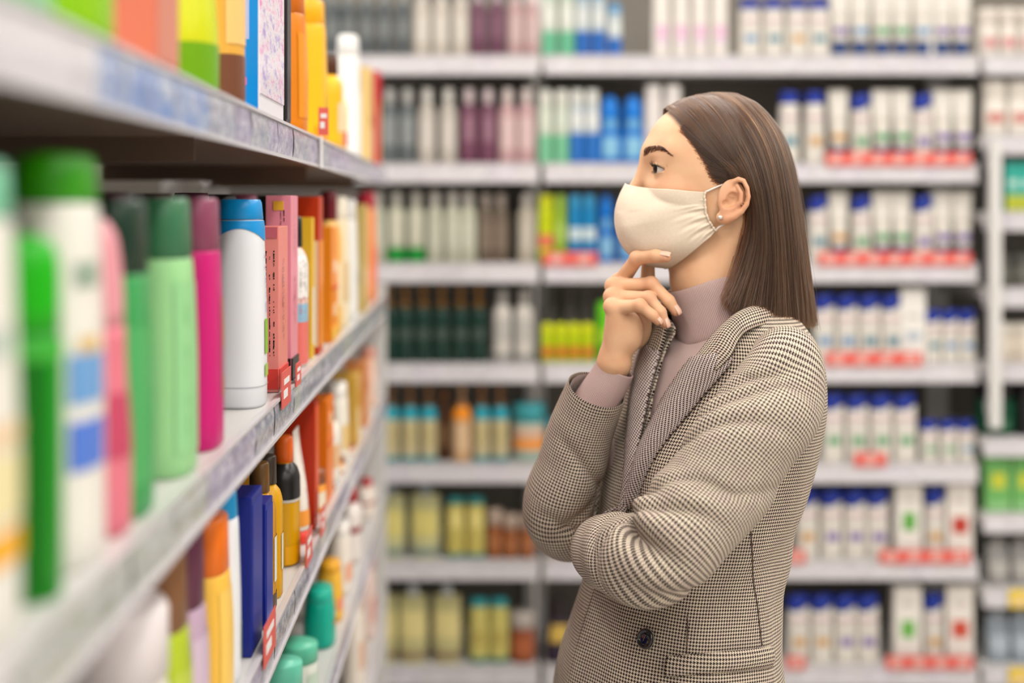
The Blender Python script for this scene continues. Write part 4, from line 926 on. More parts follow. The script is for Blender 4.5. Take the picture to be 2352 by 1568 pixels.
# ---- head and neck, in head coordinates: a forward, b to the person's left, c up
EYE = np.array([0.0695, 0.0330, 0.0385])
def head_sdf(p):
    q = p.copy(); q[:, 1] = np.abs(q[:, 1])          # symmetric
    d = s_ell(p, (-.003, 0, .040), (.094, .072, .088))
    d = smin(d, s_ell(p, (.0255, 0, .055), (.060, .059, .066)), .02)
    d = smin(d, s_ell(p, (.036, 0, -.012), (.050, .054, .072)), .025)
    d = smin(d, s_ell(q, (.050, .036, .006), (.024, .022, .018)), .018)      # cheekbone
    d = smin(d, s_cone(q, (-.004, .050, -.012), (.062, .014, -.062), .014, .014), .02)   # jaw
    d = smin(d, s_sph(p, (.066, 0, -.064), .019), .02)
    d = smin(d, s_cone(q, (.0775, .006, .060), (.056, .046, .0605), .0125, .011), .014)   # brow
    d = smax(d, -s_ell(q, (.0925, .031, .036), (.014, .017, .012)), .014)     # socket
    d = smin(d, s_chain(p, [(.087, 0, .050), (.0965, 0, .026), (.109, 0, .002)], [.0065, .0068, .009]), .009)
    d = smin(d, s_sph(q, (.098, .011, -.006), .008), .008)
    # eyelids around the ball, then the almond opening
    e = q - EYE.astype(np.float32)
    lid = np.linalg.norm(e, axis=-1) - .0134
    d = smin(d, lid, .0055)
    ang = math.radians(24); ca, sa = math.cos(ang), math.sin(ang)
    f_ = e[:, 0] * ca + e[:, 1] * sa; t_ = -e[:, 0] * sa + e[:, 1] * ca
    v_ = e[:, 2] + t_ * 0.10 + .0006
    hgt = .0050 * np.clip(1 - (t_ / .0152) ** 2, 0.001, 1)
    opening = np.maximum(np.abs(v_) - hgt, .0045 - f_)
    opening = np.maximum(opening * .75, np.abs(t_) - .0152)
    d = smax(d, -opening, .0010)
    crease = np.sqrt((f_ - .0118) ** 2 + (v_ - .0072 - .0015 * (1 - (t_ / .014) ** 2)) ** 2)
    d = d + .0011 * np.exp(-(crease / .0016) ** 2) * (np.abs(t_) < .016) * (f_ > 0)
    # neck
    d = smin(d, s_chain(p, [(-.018, 0, -.03), (.002, 0, -.105), (-.025, 0, -.18), (-.040, 0, -.24)], [.050, .0495, .046, .044], .02), .018)
    d = smin(d, s_cone(q, (-.03, .052, -.03), (.015, .022, -.13), .012, .009), .02)         # neck muscle
    # ear
    k = .0025
    bO = lambda a: .0665 + np.clip((.004 - a) / .037, 0, 1) * .020
    def E(a, c, db=0.0): return (a, float(bO(a)) + db, c)
    ear = s_ell(q, (-.013, .0745, -.002), (.0185, .0060, .026))
    hel = [(-.0085, .004), (-.0095, .0125), (-.0135, .0205), (-.0195, .0235), (-.0250, .0215), (-.0290, .0125), (-.0305, .0015), (-.0285, -.0085), (-.0225, -.0175), (-.0150, -.0235), (-.0065, -.0265)]
    ear = smin(ear, s_chain(q, [E(a, c, .0015) for a, c in hel], [.0034, .0033, .0033, .0034, .0034, .0034, .0033, .0034, .0038, .0046, .0058]), .003)
    ear = smin(ear, s_ell(q, (-.003, .0715, -.0245), (.0105, .0046, .0085)), .005)       # lobe
    # hollow between helix and antihelix, then concha
    ear = smax(ear, -s_chain(q, [E(-.0150, .0145, .004), E(-.0215, .0165, .004), E(-.0265, .0075, .0045), E(-.0262, -.003, .0045), E(-.021, -.0135, .0045)], [.0028, .0030, .0025, .0024, .0015]), .0022)
    ear = smax(ear, -s_ell(q, (-.0125, .0805, -.0025), (.0085, .0072, .0100)), .0022)
    ear = smax(ear, -s_ell(q, (-.0065, .0785, -.0075), (.0072, .0065, .0055)), .0022)
    ear = smin(ear, s_chain(q, [E(-.0185, .0150, .0005), E(-.0228, .0060, .0015), E(-.0222, -.0045, .0015), E(-.0155, -.0125, .001), E(-.006, -.0150, .001)], [.0024, .0028, .0029, .0029, .0030]), .0025)
    ear = smin(ear, s_cone(q, E(-.0075, .0035, .0005), E(-.0145, .0020, -.003), .0026, .0018), .002)      # crus of helix
    ear = smin(ear, s_ell(q, (.0005, .0695, -.0065), (.0042, .0040, .0055)), .003)       # tragus
    d = smin(d, ear, .004)
    return d

def head_world(V):
    V = np.asarray(V); return np.stack([HX - V[:, 0], HY - V[:, 1], HZ + V[:, 2]], -1)

def hairline(V):
    """1 on the hair-bearing scalp"""
    a, b, c = V[:, 0], np.abs(V[:, 1]), V[:, 2]
    # hairline curve: forward limit of the scalp as a function of height
    lim = np.interp(c, [-.2, -.06, -.005, .018, .03, .045, .07, .095, .112, .135], [-.06, -.05, -.034, -.006, .012, .020, .034, .052, .062, .03])
    return np.clip((lim - a) / .007 + .5, 0, 1) * (c > -.09) * np.clip((.0685 - b) / .003 + (c > .026) * 2, 0, 1)

HV, HF = sdf_mesh(head_sdf, (-.12, -.105, -.22), (.13, .105, .145), .0017)
tint_h = np.zeros((len(HV), 4)); tint_h[:, 3] = 1
tint_h[:, 0] = hairline(HV)
aa, bb, cc = HV[:, 0], np.abs(HV[:, 1]), HV[:, 2]
flush = .35 * np.exp(-(((aa - .055) / .03) ** 2 + ((cc + .005) / .02) ** 2))
earm = np.clip((bb - .072) / .006, 0, 1) * (aa < .006)
flush = np.maximum(flush, .30 * earm)
tint_h[:, 1] = flush
HVw = head_world(HV)

# ---- right hand and forearm, world coordinates
def hp(u, v, Y): return at(u, v, Y)
WR = hp(1412, 828, 1.855)
fing = {
 'index': ([hp(1424, 650, 1.888), hp(1463, 593, 1.848), hp(1506, 588, 1.822), hp(1529, 590, 1.815)], [.0108, .0088, .0079, .0070]),
 'middle': ([hp(1413, 660, 1.866), hp(1496, 652, 1.842), hp(1536, 691, 1.830), hp(1552, 714, 1.828)], [.0112, .0088, .0077, .0066]),
 'ring': ([hp(1409, 684, 1.846), hp(1490, 684, 1.826), hp(1517, 717, 1.818), hp(1528, 743, 1.816)], [.0108, .0082, .0072, .0062]),
 'little': ([hp(1408, 706, 1.826), hp(1470, 701, 1.806), hp(1499, 724, 1.802), hp(1511, 737, 1.802)], [.0100, .0076, .0064, .0056]),
}
thumb = ([hp(1432, 790, 1.872), hp(1478, 725, 1.895), hp(1487, 655, 1.893), hp(1489, 606, 1.880)], [.018, .0145, .0105, .0085])
def hand_sdf(p):
    d = s_chain(p, [hp(1342, 985, 1.868), hp(1390, 885, 1.858), WR], [.020, .0188, .0190], .01)
    d = smin(d, s_cone(p, hp(1406, 838, 1.843), hp(1416, 838, 1.867), .0150, .0150), .012)
    pal = None
    for n in ('index', 'middle', 'ring', 'little'):
        P, R = fing[n]
        base = WR + (np.array([0, P[0][1] - 1.855, 0]) * .55)
        e = s_cone(p, base, P[0] + np.array([.004, 0, -.004]), .0160, R[0] + .0028)
        pal = e if pal is None else smin(pal, e, .010)
    d = smin(d, pal, .014)
    d = smin(d, s_ell(p, hp(1444, 762, 1.838), (.019, .019, .028)), .012)     # heel of the hand
    d = smin(d, s_ell(p, hp(1462, 748, 1.868), (.020, .020, .030)), .012)     # thenar
    for n, (P, R) in fing.items():
        e = s_chain(p, P, R, .004)
        # knuckle swellings
        e = smin(e, s_sph(p, P[1], R[1] + .0004), .004)
        e = smin(e, s_sph(p, P[0] + np.array([-.002, 0, .002]), R[0] + .0008), .005)
        d = smin(d, e, .0035)
    d = smin(d, s_chain(p, thumb[0], thumb[1], .006), .006)
    return d
GV, GF = sdf_mesh(hand_sdf, (.105, 1.775, 1.20), (.285, 1.93, 1.47), .0018)
tint_g = np.zeros((len(GV), 4)); tint_g[:, 3] = 1
fl = np.zeros(len(GV))
for n, (P, R) in fing.items():
    for q, s, k in ((P[1], .010, .45), (P[2], .008, .3), (P[3], .009, .5), (P[0], .013, .30)):
        fl = np.maximum(fl, k * np.exp(-(np.linalg.norm(GV - q, axis=1) / s) ** 2))
tint_g[:, 1] = fl

# ---- torso shape shared by body, sweater and blazer
PHI = math.radians(26)
TF = np.array([-math.cos(PHI), -math.sin(PHI), 0]); TL = np.array([math.sin(PHI), -math.cos(PHI), 0])
#          z     cx    cy     w     d
TT = np.array([
    [0.70, .262, 1.872, .196, .142], [0.80, .262, 1.872, .192, .138], [0.88, .262, 1.872, .180, .130],
    [0.95, .268, 1.873, .162, .119], [1.02, .280, 1.874, .148, .112], [1.09, .296, 1.875, .147, .114],
    [1.15, .310, 1.876, .153, .120], [1.20, .320, 1.877, .159, .119], [1.25, .328, 1.878, .164, .110],
    [1.30, .333, 1.878, .160, .096], [1.33, .336, 1.878, .143, .086], [1.355, .338, 1.878, .112, .076],
    [1.375, .339, 1.878, .084, .070], [1.39, .339, 1.878, .070, .067]])
_td = catmull(TT, 200)
def tor(z):
    return [np.interp(z, _td[:, 0], _td[:, k]) for k in range(1, 5)]
def S(th, z, off=0.0):
    th = np.asarray(th, float); z = np.asarray(z, float)
    cx, cy, w, d = tor(z)
    p = 2.35; c, s = np.cos(th), np.sin(th)
    r = (np.abs(c) ** p + np.abs(s) ** p) ** (-1 / p)
    # bust
    bust = .016 * np.exp(-((z - 1.175) / .055) ** 2) * np.exp(-((np.abs(th) - .55) / .38) ** 2)
    d = np.where(c < 0, d * (1 - .22 * np.clip(-c * 3, 0, 1)), d)
    A = (d + off + bust) * r * c; B = (w + off) * r * s
    return np.stack([cx + A * TF[0] + B * TL[0], cy + A * TF[1] + B * TL[1], z + 0 * th], -1)
def on_torso(u, v, off=0.0):
    """surface point of the blazer seen at photo pixel (u, v): (theta, z)"""
    th, z = np.meshgrid(np.linspace(-.9, 2.4, 661), np.linspace(.72, 1.38, 661), indexing='ij')
    P = S(th, z, off)
    uu = PU + FPX * P[..., 0] / P[..., 1]; vv = PV - FPX * (P[..., 2] - CAMZ) / P[..., 1]
    e = (uu - u) ** 2 + (vv - v) ** 2 + (P[..., 1] - 1.6) * 30
    k = np.unravel_index(np.argmin(e), e.shape)
    return th[k], z[k]

# ---- the hidden rest of the body, one mesh with head and hand
SHL, SHR = np.array([.372, 1.748, 1.272]), np.array([.300, 2.005, 1.272])
ELB_L, WR_L = at(1488, 1285, 1.645), at(1390, 1262, 1.82)
ELB_R = at(1285, 1185, 1.905)
HIPL, HIPR = np.array([.285, 1.79, .84]), np.array([.24, 1.955, .84])
FTL, FTR = np.array([.285, 1.79, .07]), np.array([.235, 1.955, .07])
def body_sdf(p):
    d = s_ell(p, (.325, 1.877, 1.20), (.080, .115, .14))
    d = smin(d, s_ell(p, (.275, 1.873, .93), (.095, .13, .14)), .08)
    d = smin(d, s_cone(p, (.30, 1.875, 1.0), (.32, 1.877, 1.2), .085, .08), .05)
    d = smin(d, s_cone(p, (.34, 1.878, 1.25), (.345, 1.878, 1.34), .05, .040), .03)
    d = smin(d, s_cone(p, SHL, SHR, .032, .032), .02)
    d = smin(d, s_chain(p, [SHL, ELB_L, WR_L, at(1372, 1250, 1.88)], [.034, .030, .024, .020]), .02)
    d = smin(d, s_chain(p, [SHR, at(1400, 1098, 1.99), at(1326, 1188, 1.958), at(1288, 1175, 1.925), at(1318, 1050, 1.88), at(1372, 895, 1.858)], [.032, .028, .026, .026, .022, .018]), .02)
    for h, f in ((HIPL, FTL), (HIPR, FTR)):
        kn = (h + f) / 2 + np.array([-.012, 0, 0])
        d = smin(d, s_chain(p, [h, kn, f], [.072, .046, .032]), .03)
        d = smin(d, s_chain(p, [f + np.array([.03, 0, -.03]), f + np.array([-.13, -.02, -.045])], [.026, .018]), .02)
    return d
BV, BF = sdf_mesh(body_sdf, (.0, 1.58, -.0), (.46, 2.10, 1.40), .010, newton=1)
allV = np.vstack([HVw, GV, BV]); allF = np.vstack([HF, GF + len(HVw), BF + len(HVw) + len(GV)])
body = pchild('body', allV, allF, SKIN)
tnt = np.vstack([tint_h, tint_g, np.tile([0, 0, 0, 1.0], (len(BV), 1))])
ca_ = body.data.color_attributes.new('tint', 'FLOAT_COLOR', 'POINT')
ca_.data.foreach_set('color', tnt.astype(np.float32).ravel())

# ---- eyes (ball, iris disc geometry, lashes, brows)
def uv_sphere(c, r, nu=24, nv=16, axis=None):
    th = np.linspace(0, math.pi, nv); ph = np.linspace(0, 2 * math.pi, nu, endpoint=False)
    T, P = np.meshgrid(th, ph, indexing='ij')
    d = np.stack([np.cos(T), np.sin(T) * np.cos(P), np.sin(T) * np.sin(P)], -1)
    if axis is not None:
        ax = np.asarray(axis, float); ax /= np.linalg.norm(ax)
        up = np.array([0, 0, 1.0]); y = np.cross(up, ax); y /= np.linalg.norm(y); z = np.cross(ax, y)
        d = d[..., :1] * ax + d[..., 1:2] * y + d[..., 2:] * z
    r = np.asarray(r, float)
    return (np.asarray(c) + d * r).reshape(-1, 3), grid_faces(nv, nu, close_m=True)
WHITE = mat('eye_white', (226, 214, 206), .12, coat=.6)
IRIS = mat('iris_brown', (44, 24, 16), .25, coat=.15)
PUPIL = mat('pupil', (6, 5, 5), .15, coat=.3)
for sgn in (1, -1):
    ec = np.array([EYE[0], sgn * EYE[1], EYE[2]])
    V, F = uv_sphere(ec, .0123); e = pchild('eyeball', head_world(V), F, WHITE)
    gz = np.array([.965, .26 if sgn > 0 else .1, .02]); gz /= np.linalg.norm(gz)
    V, F = uv_sphere(ec + gz * .0040, (.0091,) * 3, axis=gz)
    k = 24 * 5
    ifc = [f for f in F if max(f) < 24 * 7]
    o = pchild('iris', head_world(V), ifc, IRIS)
    V2, F2 = uv_sphere(ec + gz * .0042, (.0092,) * 3, axis=gz)
    o = pchild('pupil', head_world(V2), [f for f in F2 if max(f) < 24 * 4], PUPIL)

rng = np.random.default_rng(7)
def surf_project(P, sdf, it=4):
    """move points onto the implicit surface along its gradient"""
    P = np.asarray(P, np.float32)
    for _ in range(it):
        d0 = sdf(P); e = .0006
        g = np.stack([sdf(P + np.eye(3, dtype=np.float32)[i] * e) - sdf(P - np.eye(3, dtype=np.float32)[i] * e) for i in range(3)], -1) / (2 * e)
        P = P - (d0 / np.maximum((g ** 2).sum(-1), .2))[:, None] * g
    g /= np.linalg.norm(g, axis=1)[:, None] + 1e-9
    return P, g
def lashes(sgn):
    S_, R_ = [], []
    ang = math.radians(24)
    for up in (1, -1):
        n = 46 if up > 0 else 26
        for t in np.linspace(-.0140, .0148, n):
            t += rng.normal(0, .0002)
            hh = .0050 * max(.02, 1 - (t / .0152) ** 2)
            v0 = up * hh - t * .10 - .0006
            f0 = math.sqrt(max(.0134 ** 2 - t * t - v0 * v0, 1e-8))
            ln = (.0085 if up > 0 else .0038) * rng.uniform(.75, 1.1) * (0.75 + .25 * (t > 0))
            pts = []
            for k in range(6):
                s = k / 5
                ff = f0 - .0006 + ln * s * .9; vv = v0 + up * (ln * (.25 * s + .55 * s * s)) - (.0015 * math.sin(s * 3) if up > 0 else 0)
                tt = t * (1 + s * .28) + s * ln * .25
                pts.append((EYE[0] + ff * math.cos(ang) - tt * math.sin(ang), sgn * (EYE[1] + ff * math.sin(ang) + tt * math.cos(ang)), EYE[2] + vv))
            S_.append(pts); R_.append(np.linspace(.00022, .00005, 6))
    S_ = np.array(S_); sh = S_.shape
    return head_world(S_.reshape(-1, 3)).reshape(sh), np.array(R_)
for sgn in (1, -1):
    A, R = lashes(sgn)
    o = hair_object('eyelashes', A, R, LASH, person); o.matrix_parent_inverse = PINV
    n_ = 46; root = A[2:n_ - 1, 0]
    V, F = tube(root, np.interp(np.linspace(0, 1, len(root)), [0, .2, .8, 1], [.0003, .0007, .0009, .0004]), 6)
    pchild('lash_line', V, F, LASH)
def brow(sgn):
    # centre line of the brow in head coordinates (a is found on the skin)
    n = 560
    s = rng.uniform(0, 1, n) ** .9
    bx = np.interp(s, [0, .35, .7, 1], [.0150, .029, .0445, .0565])
    cz = np.interp(s, [0, .3, .62, .85, 1], [.0585, .0630, .0650, .0615, .0550])
    wd = np.interp(s, [0, .12, .5, .8, 1], [.0040, .0058, .0050, .0030, .0008])
    o = rng.uniform(-1, 1, n)
    P0 = np.stack([np.full(n, .10), bx, cz + o * wd], -1)
    P0[:, 0] = np.interp(bx, [.012, .03, .056], [.094, .088, .062])
    P0, N0 = surf_project(P0, head_sdf)
    up = np.interp(s, [0, .2, .6, 1], [1.3, .75, .15, -.35])
    dirn = np.stack([-.35 * np.ones(n), np.ones(n), up - .5 * o], -1); dirn /= np.linalg.norm(dirn, axis=1)[:, None]
    dirn -= N0 * (dirn * N0).sum(1)[:, None]
    ln = rng.uniform(.0045, .0075, n)
    pts = np.stack([P0 + dirn * (ln * t)[:, None] + N0 * (.0002 + .0022 * t * (1 - .62 * t)) for t in np.linspace(0, 1, 5)], 1)
    pts[..., 1] *= sgn
    return head_world(pts.reshape(-1, 3)).reshape(pts.shape), np.tile(np.linspace(.00017, .00005, 5), (n, 1))
for sgn in (1, -1):
    A, R = brow(sgn)
    o = hair_object('eyebrow', A, R, BROW, person); o.matrix_parent_inverse = PINV

# ---- finger nails
NAIL = mat('nail', (244, 196, 172), .22, coat=.6)
for n, (P, R) in fing.items():
    d = P[3] - P[2]; d /= np.linalg.norm(d)
    dd = P[2] - P[1]; dd /= np.linalg.norm(dd)
    back = np.cross(np.cross(d, dd), d); bn = np.linalg.norm(back)
    dorsal = {'index': np.array([.05, -.62, .78]), 'middle': np.array([.55, -.70, .40]), 'ring': np.array([.60, -.70, .38]), 'little': np.array([.55, -.72, .40])}[n]
    dorsal = dorsal - d * np.dot(dorsal, d); dorsal /= np.linalg.norm(dorsal)
    side = np.cross(d, dorsal)
    c = P[3] + d * .0005
    U, Wd = np.meshgrid(np.linspace(-1, 1, 9), np.linspace(-1, 1, 9), indexing='ij')
    ln, wd = R[3] * 1.02, R[3] * .74
    wv = Wd * wd * np.sqrt(np.clip(1 - .35 * U ** 4 - .15 * (U < 0) * U ** 2, .1, 1))
    hgt = (R[3] + .0004) * np.sqrt(np.clip(1 - (wv / (R[3] * 1.12)) ** 2, 0, 1)) - .0018 * np.clip(U, 0, 1) ** 2 * 1.2
    V = c + U[..., None] * ln * d + wv[..., None] * side + hgt[..., None] * dorsal
    o = pchild('fingernail', V.reshape(-1, 3), grid_faces(9, 9), NAIL)
    sm = o.modifiers.new('thick', 'SOLIDIFY'); sm.thickness = .0008; sm.offset = -1

# ---- face mask
mid = np.array([(1438, 420), (1426, 443), (1417, 468), (1413, 495), (1415, 524), (1423, 551), (1439, 577), (1466, 600), (1500, 613), (1535, 617)], float)
edg = np.array([(1620, 441), (1619, 452), (1620, 463), (1621, 474), (1622, 485), (1625, 497), (1630, 508), (1635, 516), (1640, 523), (1645, 530)], float)
nt_, ns_ = 61, 81
Mi = catmull(mid, nt_); Ed = catmull(edg, nt_)
MV = np.zeros((nt_, ns_, 3)); MUV = np.zeros((nt_, ns_, 2))
for i in range(nt_):
    t = i / (nt_ - 1)
    pm = at(Mi[i, 0], Mi[i, 1], HY); am, cm = HX - pm[0], pm[2] - HZ
    be = .0655 - .004 * t
    pe = at(Ed[i, 0], Ed[i, 1], HY - be); ae, ce = HX - pe[0], pe[2] - HZ
    pw = 1.22 + (2.15 - 1.22) * min(1, t / .45)
    if t > .75: pw = 2.15 - (t - .75) * .8
    for j in range(ns_):
        s = (j / (ns_ - 1)) * 2 - 1
        psi = abs(s) * math.pi / 2
        sn, cs = math.sin(psi) ** (2 / pw), math.cos(psi) ** (2 / pw)
        b = be * sn; a = ae + (am - ae) * cs
        g = (1 - cs) ** (.50 + .50 * min(1, t * 1.6))
        c = cm + (ce - cm) * g
        # soft folds and the gathers along the side hem
        ga = np.clip((abs(s) - .72) / .28, 0, 1)
        w1 = .0016 * ga * math.sin(t * 34 + 3 * math.sin(abs(s) * 9)) + .0009 * ga * math.sin(t * 71 + abs(s) * 20)
        w2 = .0016 * math.sin(t * 11 + abs(s) * 7.0) * np.exp(-((abs(s) - .62) / .25) ** 2) * math.sin(math.pi * t)
        w3 = .0010 * math.sin(t * 9 - abs(s) * 13 + 1) * np.exp(-((abs(s) - .3) / .2) ** 2) * math.sin(math.pi * t) * (t > .3)
        nrm = np.array([cs * be, sn * (am - ae), 0]); nrm /= np.linalg.norm(nrm) + 1e-9
        q = np.array([a, b, c]) + nrm * (w1 + w2 + w3 + .0012)
        MV[i, j] = (q[0], q[1] * (1 if s > 0 else -1), q[2]); MUV[i, j] = (s * .12, t * .13)
_mf = MV.reshape(-1, 3).astype(np.float32)
for _ in range(3):
    _d = head_sdf(_mf); _e = .0008
    _g = np.stack([head_sdf(_mf + np.eye(3, dtype=np.float32)[i] * _e) - head_sdf(_mf - np.eye(3, dtype=np.float32)[i] * _e) for i in range(3)], -1) / (2 * _e)
    _g /= np.linalg.norm(_g, axis=1)[:, None] + 1e-9; _g[:, 2] *= .3
    _mf = _mf + np.clip(.0030 - _d, 0, .02)[:, None] * _g
MV = _mf.reshape(MV.shape).astype(float)
maskp = pchild('face_mask', head_world(MV.reshape(-1, 3)), grid_faces(nt_, ns_)[:, ::-1], CLOTH, uv=MUV.reshape(-1, 2))
sm = maskp.modifiers.new('thick', 'SOLIDIFY'); sm.thickness = .0016; sm.offset = -1
LOOP = mat('ear_loop_elastic', (246, 232, 222), .8, spec=.2)
for sgn in (1, -1):
    rim = MV[:, ns_ - 1 if sgn > 0 else 0].copy(); rim[:, 0] += .0008; rim[:, 1] += sgn * .0003
    rim[:, 1] += sgn * .0003 * np.sin(np.arange(nt_) * 1.1)
    V, F = tube(head_world(rim[::1]), .0016, 8); o = pchild('hem', V, F, CLOTH, parent=maskp)
    o.matrix_parent_inverse = Matrix.Identity(4)
    e1, e2 = rim[0], rim[-1]
    L1 = catmull([e1, (.004, sgn * .0695, .0150), (-.006, sgn * .0712, .0185), (-.012, sgn * .066, .0190), (-.020, sgn * .059, .010), (-.020, sgn * .057, -.010), (-.012, sgn * .060, -.024), (-.004, sgn * .0650, -.0330), (.003, sgn * .0655, -.0375), e2], 60)
    V, F = tube(head_world(L1), .00135, 7); o = pchild('ear_loop', V, F, LOOP, parent=maskp)

# ---- ear stud
EAR = mat('earring_crystal', (236, 230, 224), .12, metal=.55)
V, F = uv_sphere(np.array([.0030, .0775, -.0245]), (.0030, .0022, .0030), 12, 8); pchild('earring', head_world(V), F, EAR)

# ---- hair
G = [  # (u, v, b) from parting to tip, near side, front to back
 [(1530, 247, -.008), (1548, 262, .028), (1592, 308, .055), (1640, 365, .070), (1688, 402, .076), (1722, 440, .073), (1724, 505, .068), (1708, 580, .066), (1688, 640, .070), (1664, 694, .080)],
 [(1556, 231, -.014), (1582, 244, .026), (1634, 300, .058), (1682, 358, .074), (1714, 405, .081), (1733, 470, .082), (1736, 545, .082), (1724, 610, .083), (1706, 665, .086), (1688, 714, .090)],
 [(1592, 219, -.018), (1626, 233, .026), (1676, 288, .060), (1716, 355, .077), (1740, 420, .085), (1752, 490, .087), (1756, 560, .088), (1752, 620, .089), (1744, 675, .091), (1736, 724, .095)],
 [(1636, 212, -.02), (1674, 226, .025), (1722, 278, .059), (1756, 345, .075), (1776, 420, .082), (1786, 495, .084), (1792, 565, .085), (1794, 630, .086), (1795, 688, .088), (1795, 737, .091)],
 [(1674, 212, -.02), (1716, 230, .022), (1764, 284, .050), (1794, 352, .063), (1811, 430, .069), (1821, 505, .071), (1829, 578, .072), (1834, 640, .072), (1838, 695, .073), (1841, 744, .075)],
 [(1692, 215, -.02), (1742, 240, .012), (1788, 295, .026), (1816, 366, .035), (1832, 442, .039), (1843, 518, .041), (1851, 590, .042), (1858, 650, .042), (1864, 704, .043), (1868, 747, .043)],
 [(1694, 216, -.02), (1745, 242, -.004), (1792, 298, .0), (1820, 368, .0), (1836, 445, .0), (1847, 520, .0), (1855, 592, .0), (1862, 652, .0), (1868, 706, .0), (1872, 748, .0)],
]
GN = np.zeros((7, 10, 3))
for i, g in enumerate(G):
    for j, (u, v, b) in enumerate(g):
        w = at(u, v, HY - b); GN[i, j] = (HX - w[0], b, w[2] - HZ)
KP = 22
def guide_at(q):
    """(n,) q in 0..6 -> (n, KP, 3) strands"""
    G2 = np.stack([catmull(GN[i], KP) for i in range(7)])
    qi = np.clip(q, 0, 6 - 1e-6); i = qi.astype(int); f = (qi - i)[:, None, None]
    Gp = np.concatenate([G2[:1] * 2 - G2[1:2], G2, G2[-1:] * 2 - G2[-2:-1]], 0)
    p0, p1, p2, p3 = Gp[i], Gp[i + 1], Gp[i + 2], Gp[i + 3]
    return 0.5 * (2 * p1 + (p2 - p0) * f + (2 * p0 - 5 * p1 + 4 * p2 - p3) * f ** 2 + (3 * p1 - p0 - 3 * p2 + p3) * f ** 3)
def hair_side(n, sgn, seed):
    r = np.random.default_rng(seed)
    nc = 300                                   # clumps
    cq = r.uniform(0, 6, nc); ci = r.integers(0, nc, n)
    q = np.clip(cq[ci] + r.normal(0, .05, n), 0, 6)
    global SHD, QQ
    QQ = q
    SHD = np.clip(r.uniform(0, 1, nc)[ci] ** 1.3 * .75 + r.uniform(0, .35, n), 0, 1)
    Sx = guide_at(q)
    t = np.linspace(0, 1, KP)[None, :, None]
    cen = np.array([-.02, 0, .03])
    # inward direction: towards the head's vertical axis
    inn = cen - Sx; inn[..., 2] *= np.interp(np.linspace(0, 1, KP), [0, .3, .6], [1, .6, 0])[None]
    inn /= np.linalg.norm(inn, axis=-1, keepdims=True)
    dep = (r.uniform(0, 1, n) ** 1.6 * .011 + r.uniform(0, 1, nc)[ci] ** 2 * .006)[:, None, None]
    Sx = Sx + inn * dep * np.interp(np.linspace(0, 1, KP), [0, .25, 1], [.35, .6, 1.2])[None, :, None]
    # wave and stray
    ph = r.uniform(0, 6.28, (nc, 3))[ci][:, None, :]
    Sx = Sx + .0011 * np.sin(t * 7 + ph) * t + r.normal(0, .0010, (n, 1, 3)) * (.3 + t) * (1 + 1.6 * (q < .35))[:, None, None]
    Sx = Sx + r.normal(0, .0030, (n, 1, 3)) * t ** 3 * (r.uniform(0, 1, (n, 1, 1)) < .25)
    # trim: resample each strand between own start and end
    t0 = np.where(r.uniform(0, 1, n) < .55, 0.0, r.uniform(0, .30, n)); t1 = 1 - np.abs(r.normal(0, .012, n)) - (r.uniform(0, 1, n) < .1) * r.uniform(0, .12, n)
    tt = t0[:, None] + (t1 - t0)[:, None] * np.linspace(0, 1, KP)[None]
    k = np.clip((tt * (KP - 1)).astype(int), 0, KP - 2); f = (tt * (KP - 1) - k)[..., None]
    ar = np.arange(n)[:, None]
    Sx = Sx[ar, k] * (1 - f) + Sx[ar, k + 1] * f
    if sgn < 0:
        # mirror about the parting, which lies a little on the far side
        Sx = Sx * np.array([1, -1, 1]); Sx[:, :, 1] -= .036 * (1 - np.linspace(0, 1, KP)) ** 3
    rad = np.tile(np.interp(np.linspace(0, 1, KP), [0, .1, .85, 1], [.00022, .00034, .00032, .00010]), (n, 1))
    return Sx, rad
A1, R1 = hair_side(14000, 1, 11); S1 = SHD; Q1 = QQ
A2, R2 = hair_side(7000, -1, 12); S2 = SHD; Q2 = QQ
# short hair of the temple, from the hairline back to the ear
nT = 1900; r = np.random.default_rng(5); s = r.uniform(0, 1, nT)
hl = np.array([(1552, 268), (1585, 315), (1608, 350), (1624, 378), (1632, 400), (1648, 418)], float)
hu = np.stack([np.interp(s, np.linspace(0, 1, 6), hl[:, k]) for k in (0, 1)], -1) + r.normal(0, 5, (nT, 2)) + np.array([3, 0])
tq = np.stack([np.interp(s, [0, .5, 1], [1690, 1702, 1700]), np.interp(s, [0, .5, 1], [396, 404, 413])], -1)
w0 = np.stack([at(u, v, HY - .066) for u, v in hu]); w2 = np.stack([at(u, v, HY - .078) for u, v in tq])
to_l = lambda w: np.stack([HX - w[:, 0], HY - w[:, 1], w[:, 2] - HZ], -1)
l0, l2 = to_l(w0), to_l(w2)
l0, n0 = surf_project(l0, head_sdf)
AT = []
for t in np.linspace(0, 1, KP):
    p = l0 * (1 - t) + l2 * t
    p[:, 2] -= .010 * math.sin(math.pi * t) * (1 - s) * .4
    AT.append(p)
AT = np.stack(AT, 1)
fl_ = AT.reshape(-1, 3).astype(np.float32); d0 = head_sdf(fl_)
pp, nn = surf_project(fl_, head_sdf, 3)
lift = np.tile(np.linspace(.0004, .0055, KP), nT) * np.repeat(r.uniform(.4, 1.1, nT), KP)
AT = (pp + nn * lift[:, None]).reshape(nT, KP, 3)
AT[:, -4:] = AT[:, -4:] * .6 + l2[:, None] * .4
RT = np.tile(np.linspace(.00016, .00012, KP), (nT, 1))
rf = np.random.default_rng(21)
fi = rf.choice(len(A1), 260, replace=False); AF = A1[fi].copy()
fo = AF - np.array([-.02, 0, .0]); fo[..., 2] *= .5; fo /= np.linalg.norm(fo, axis=-1, keepdims=True)
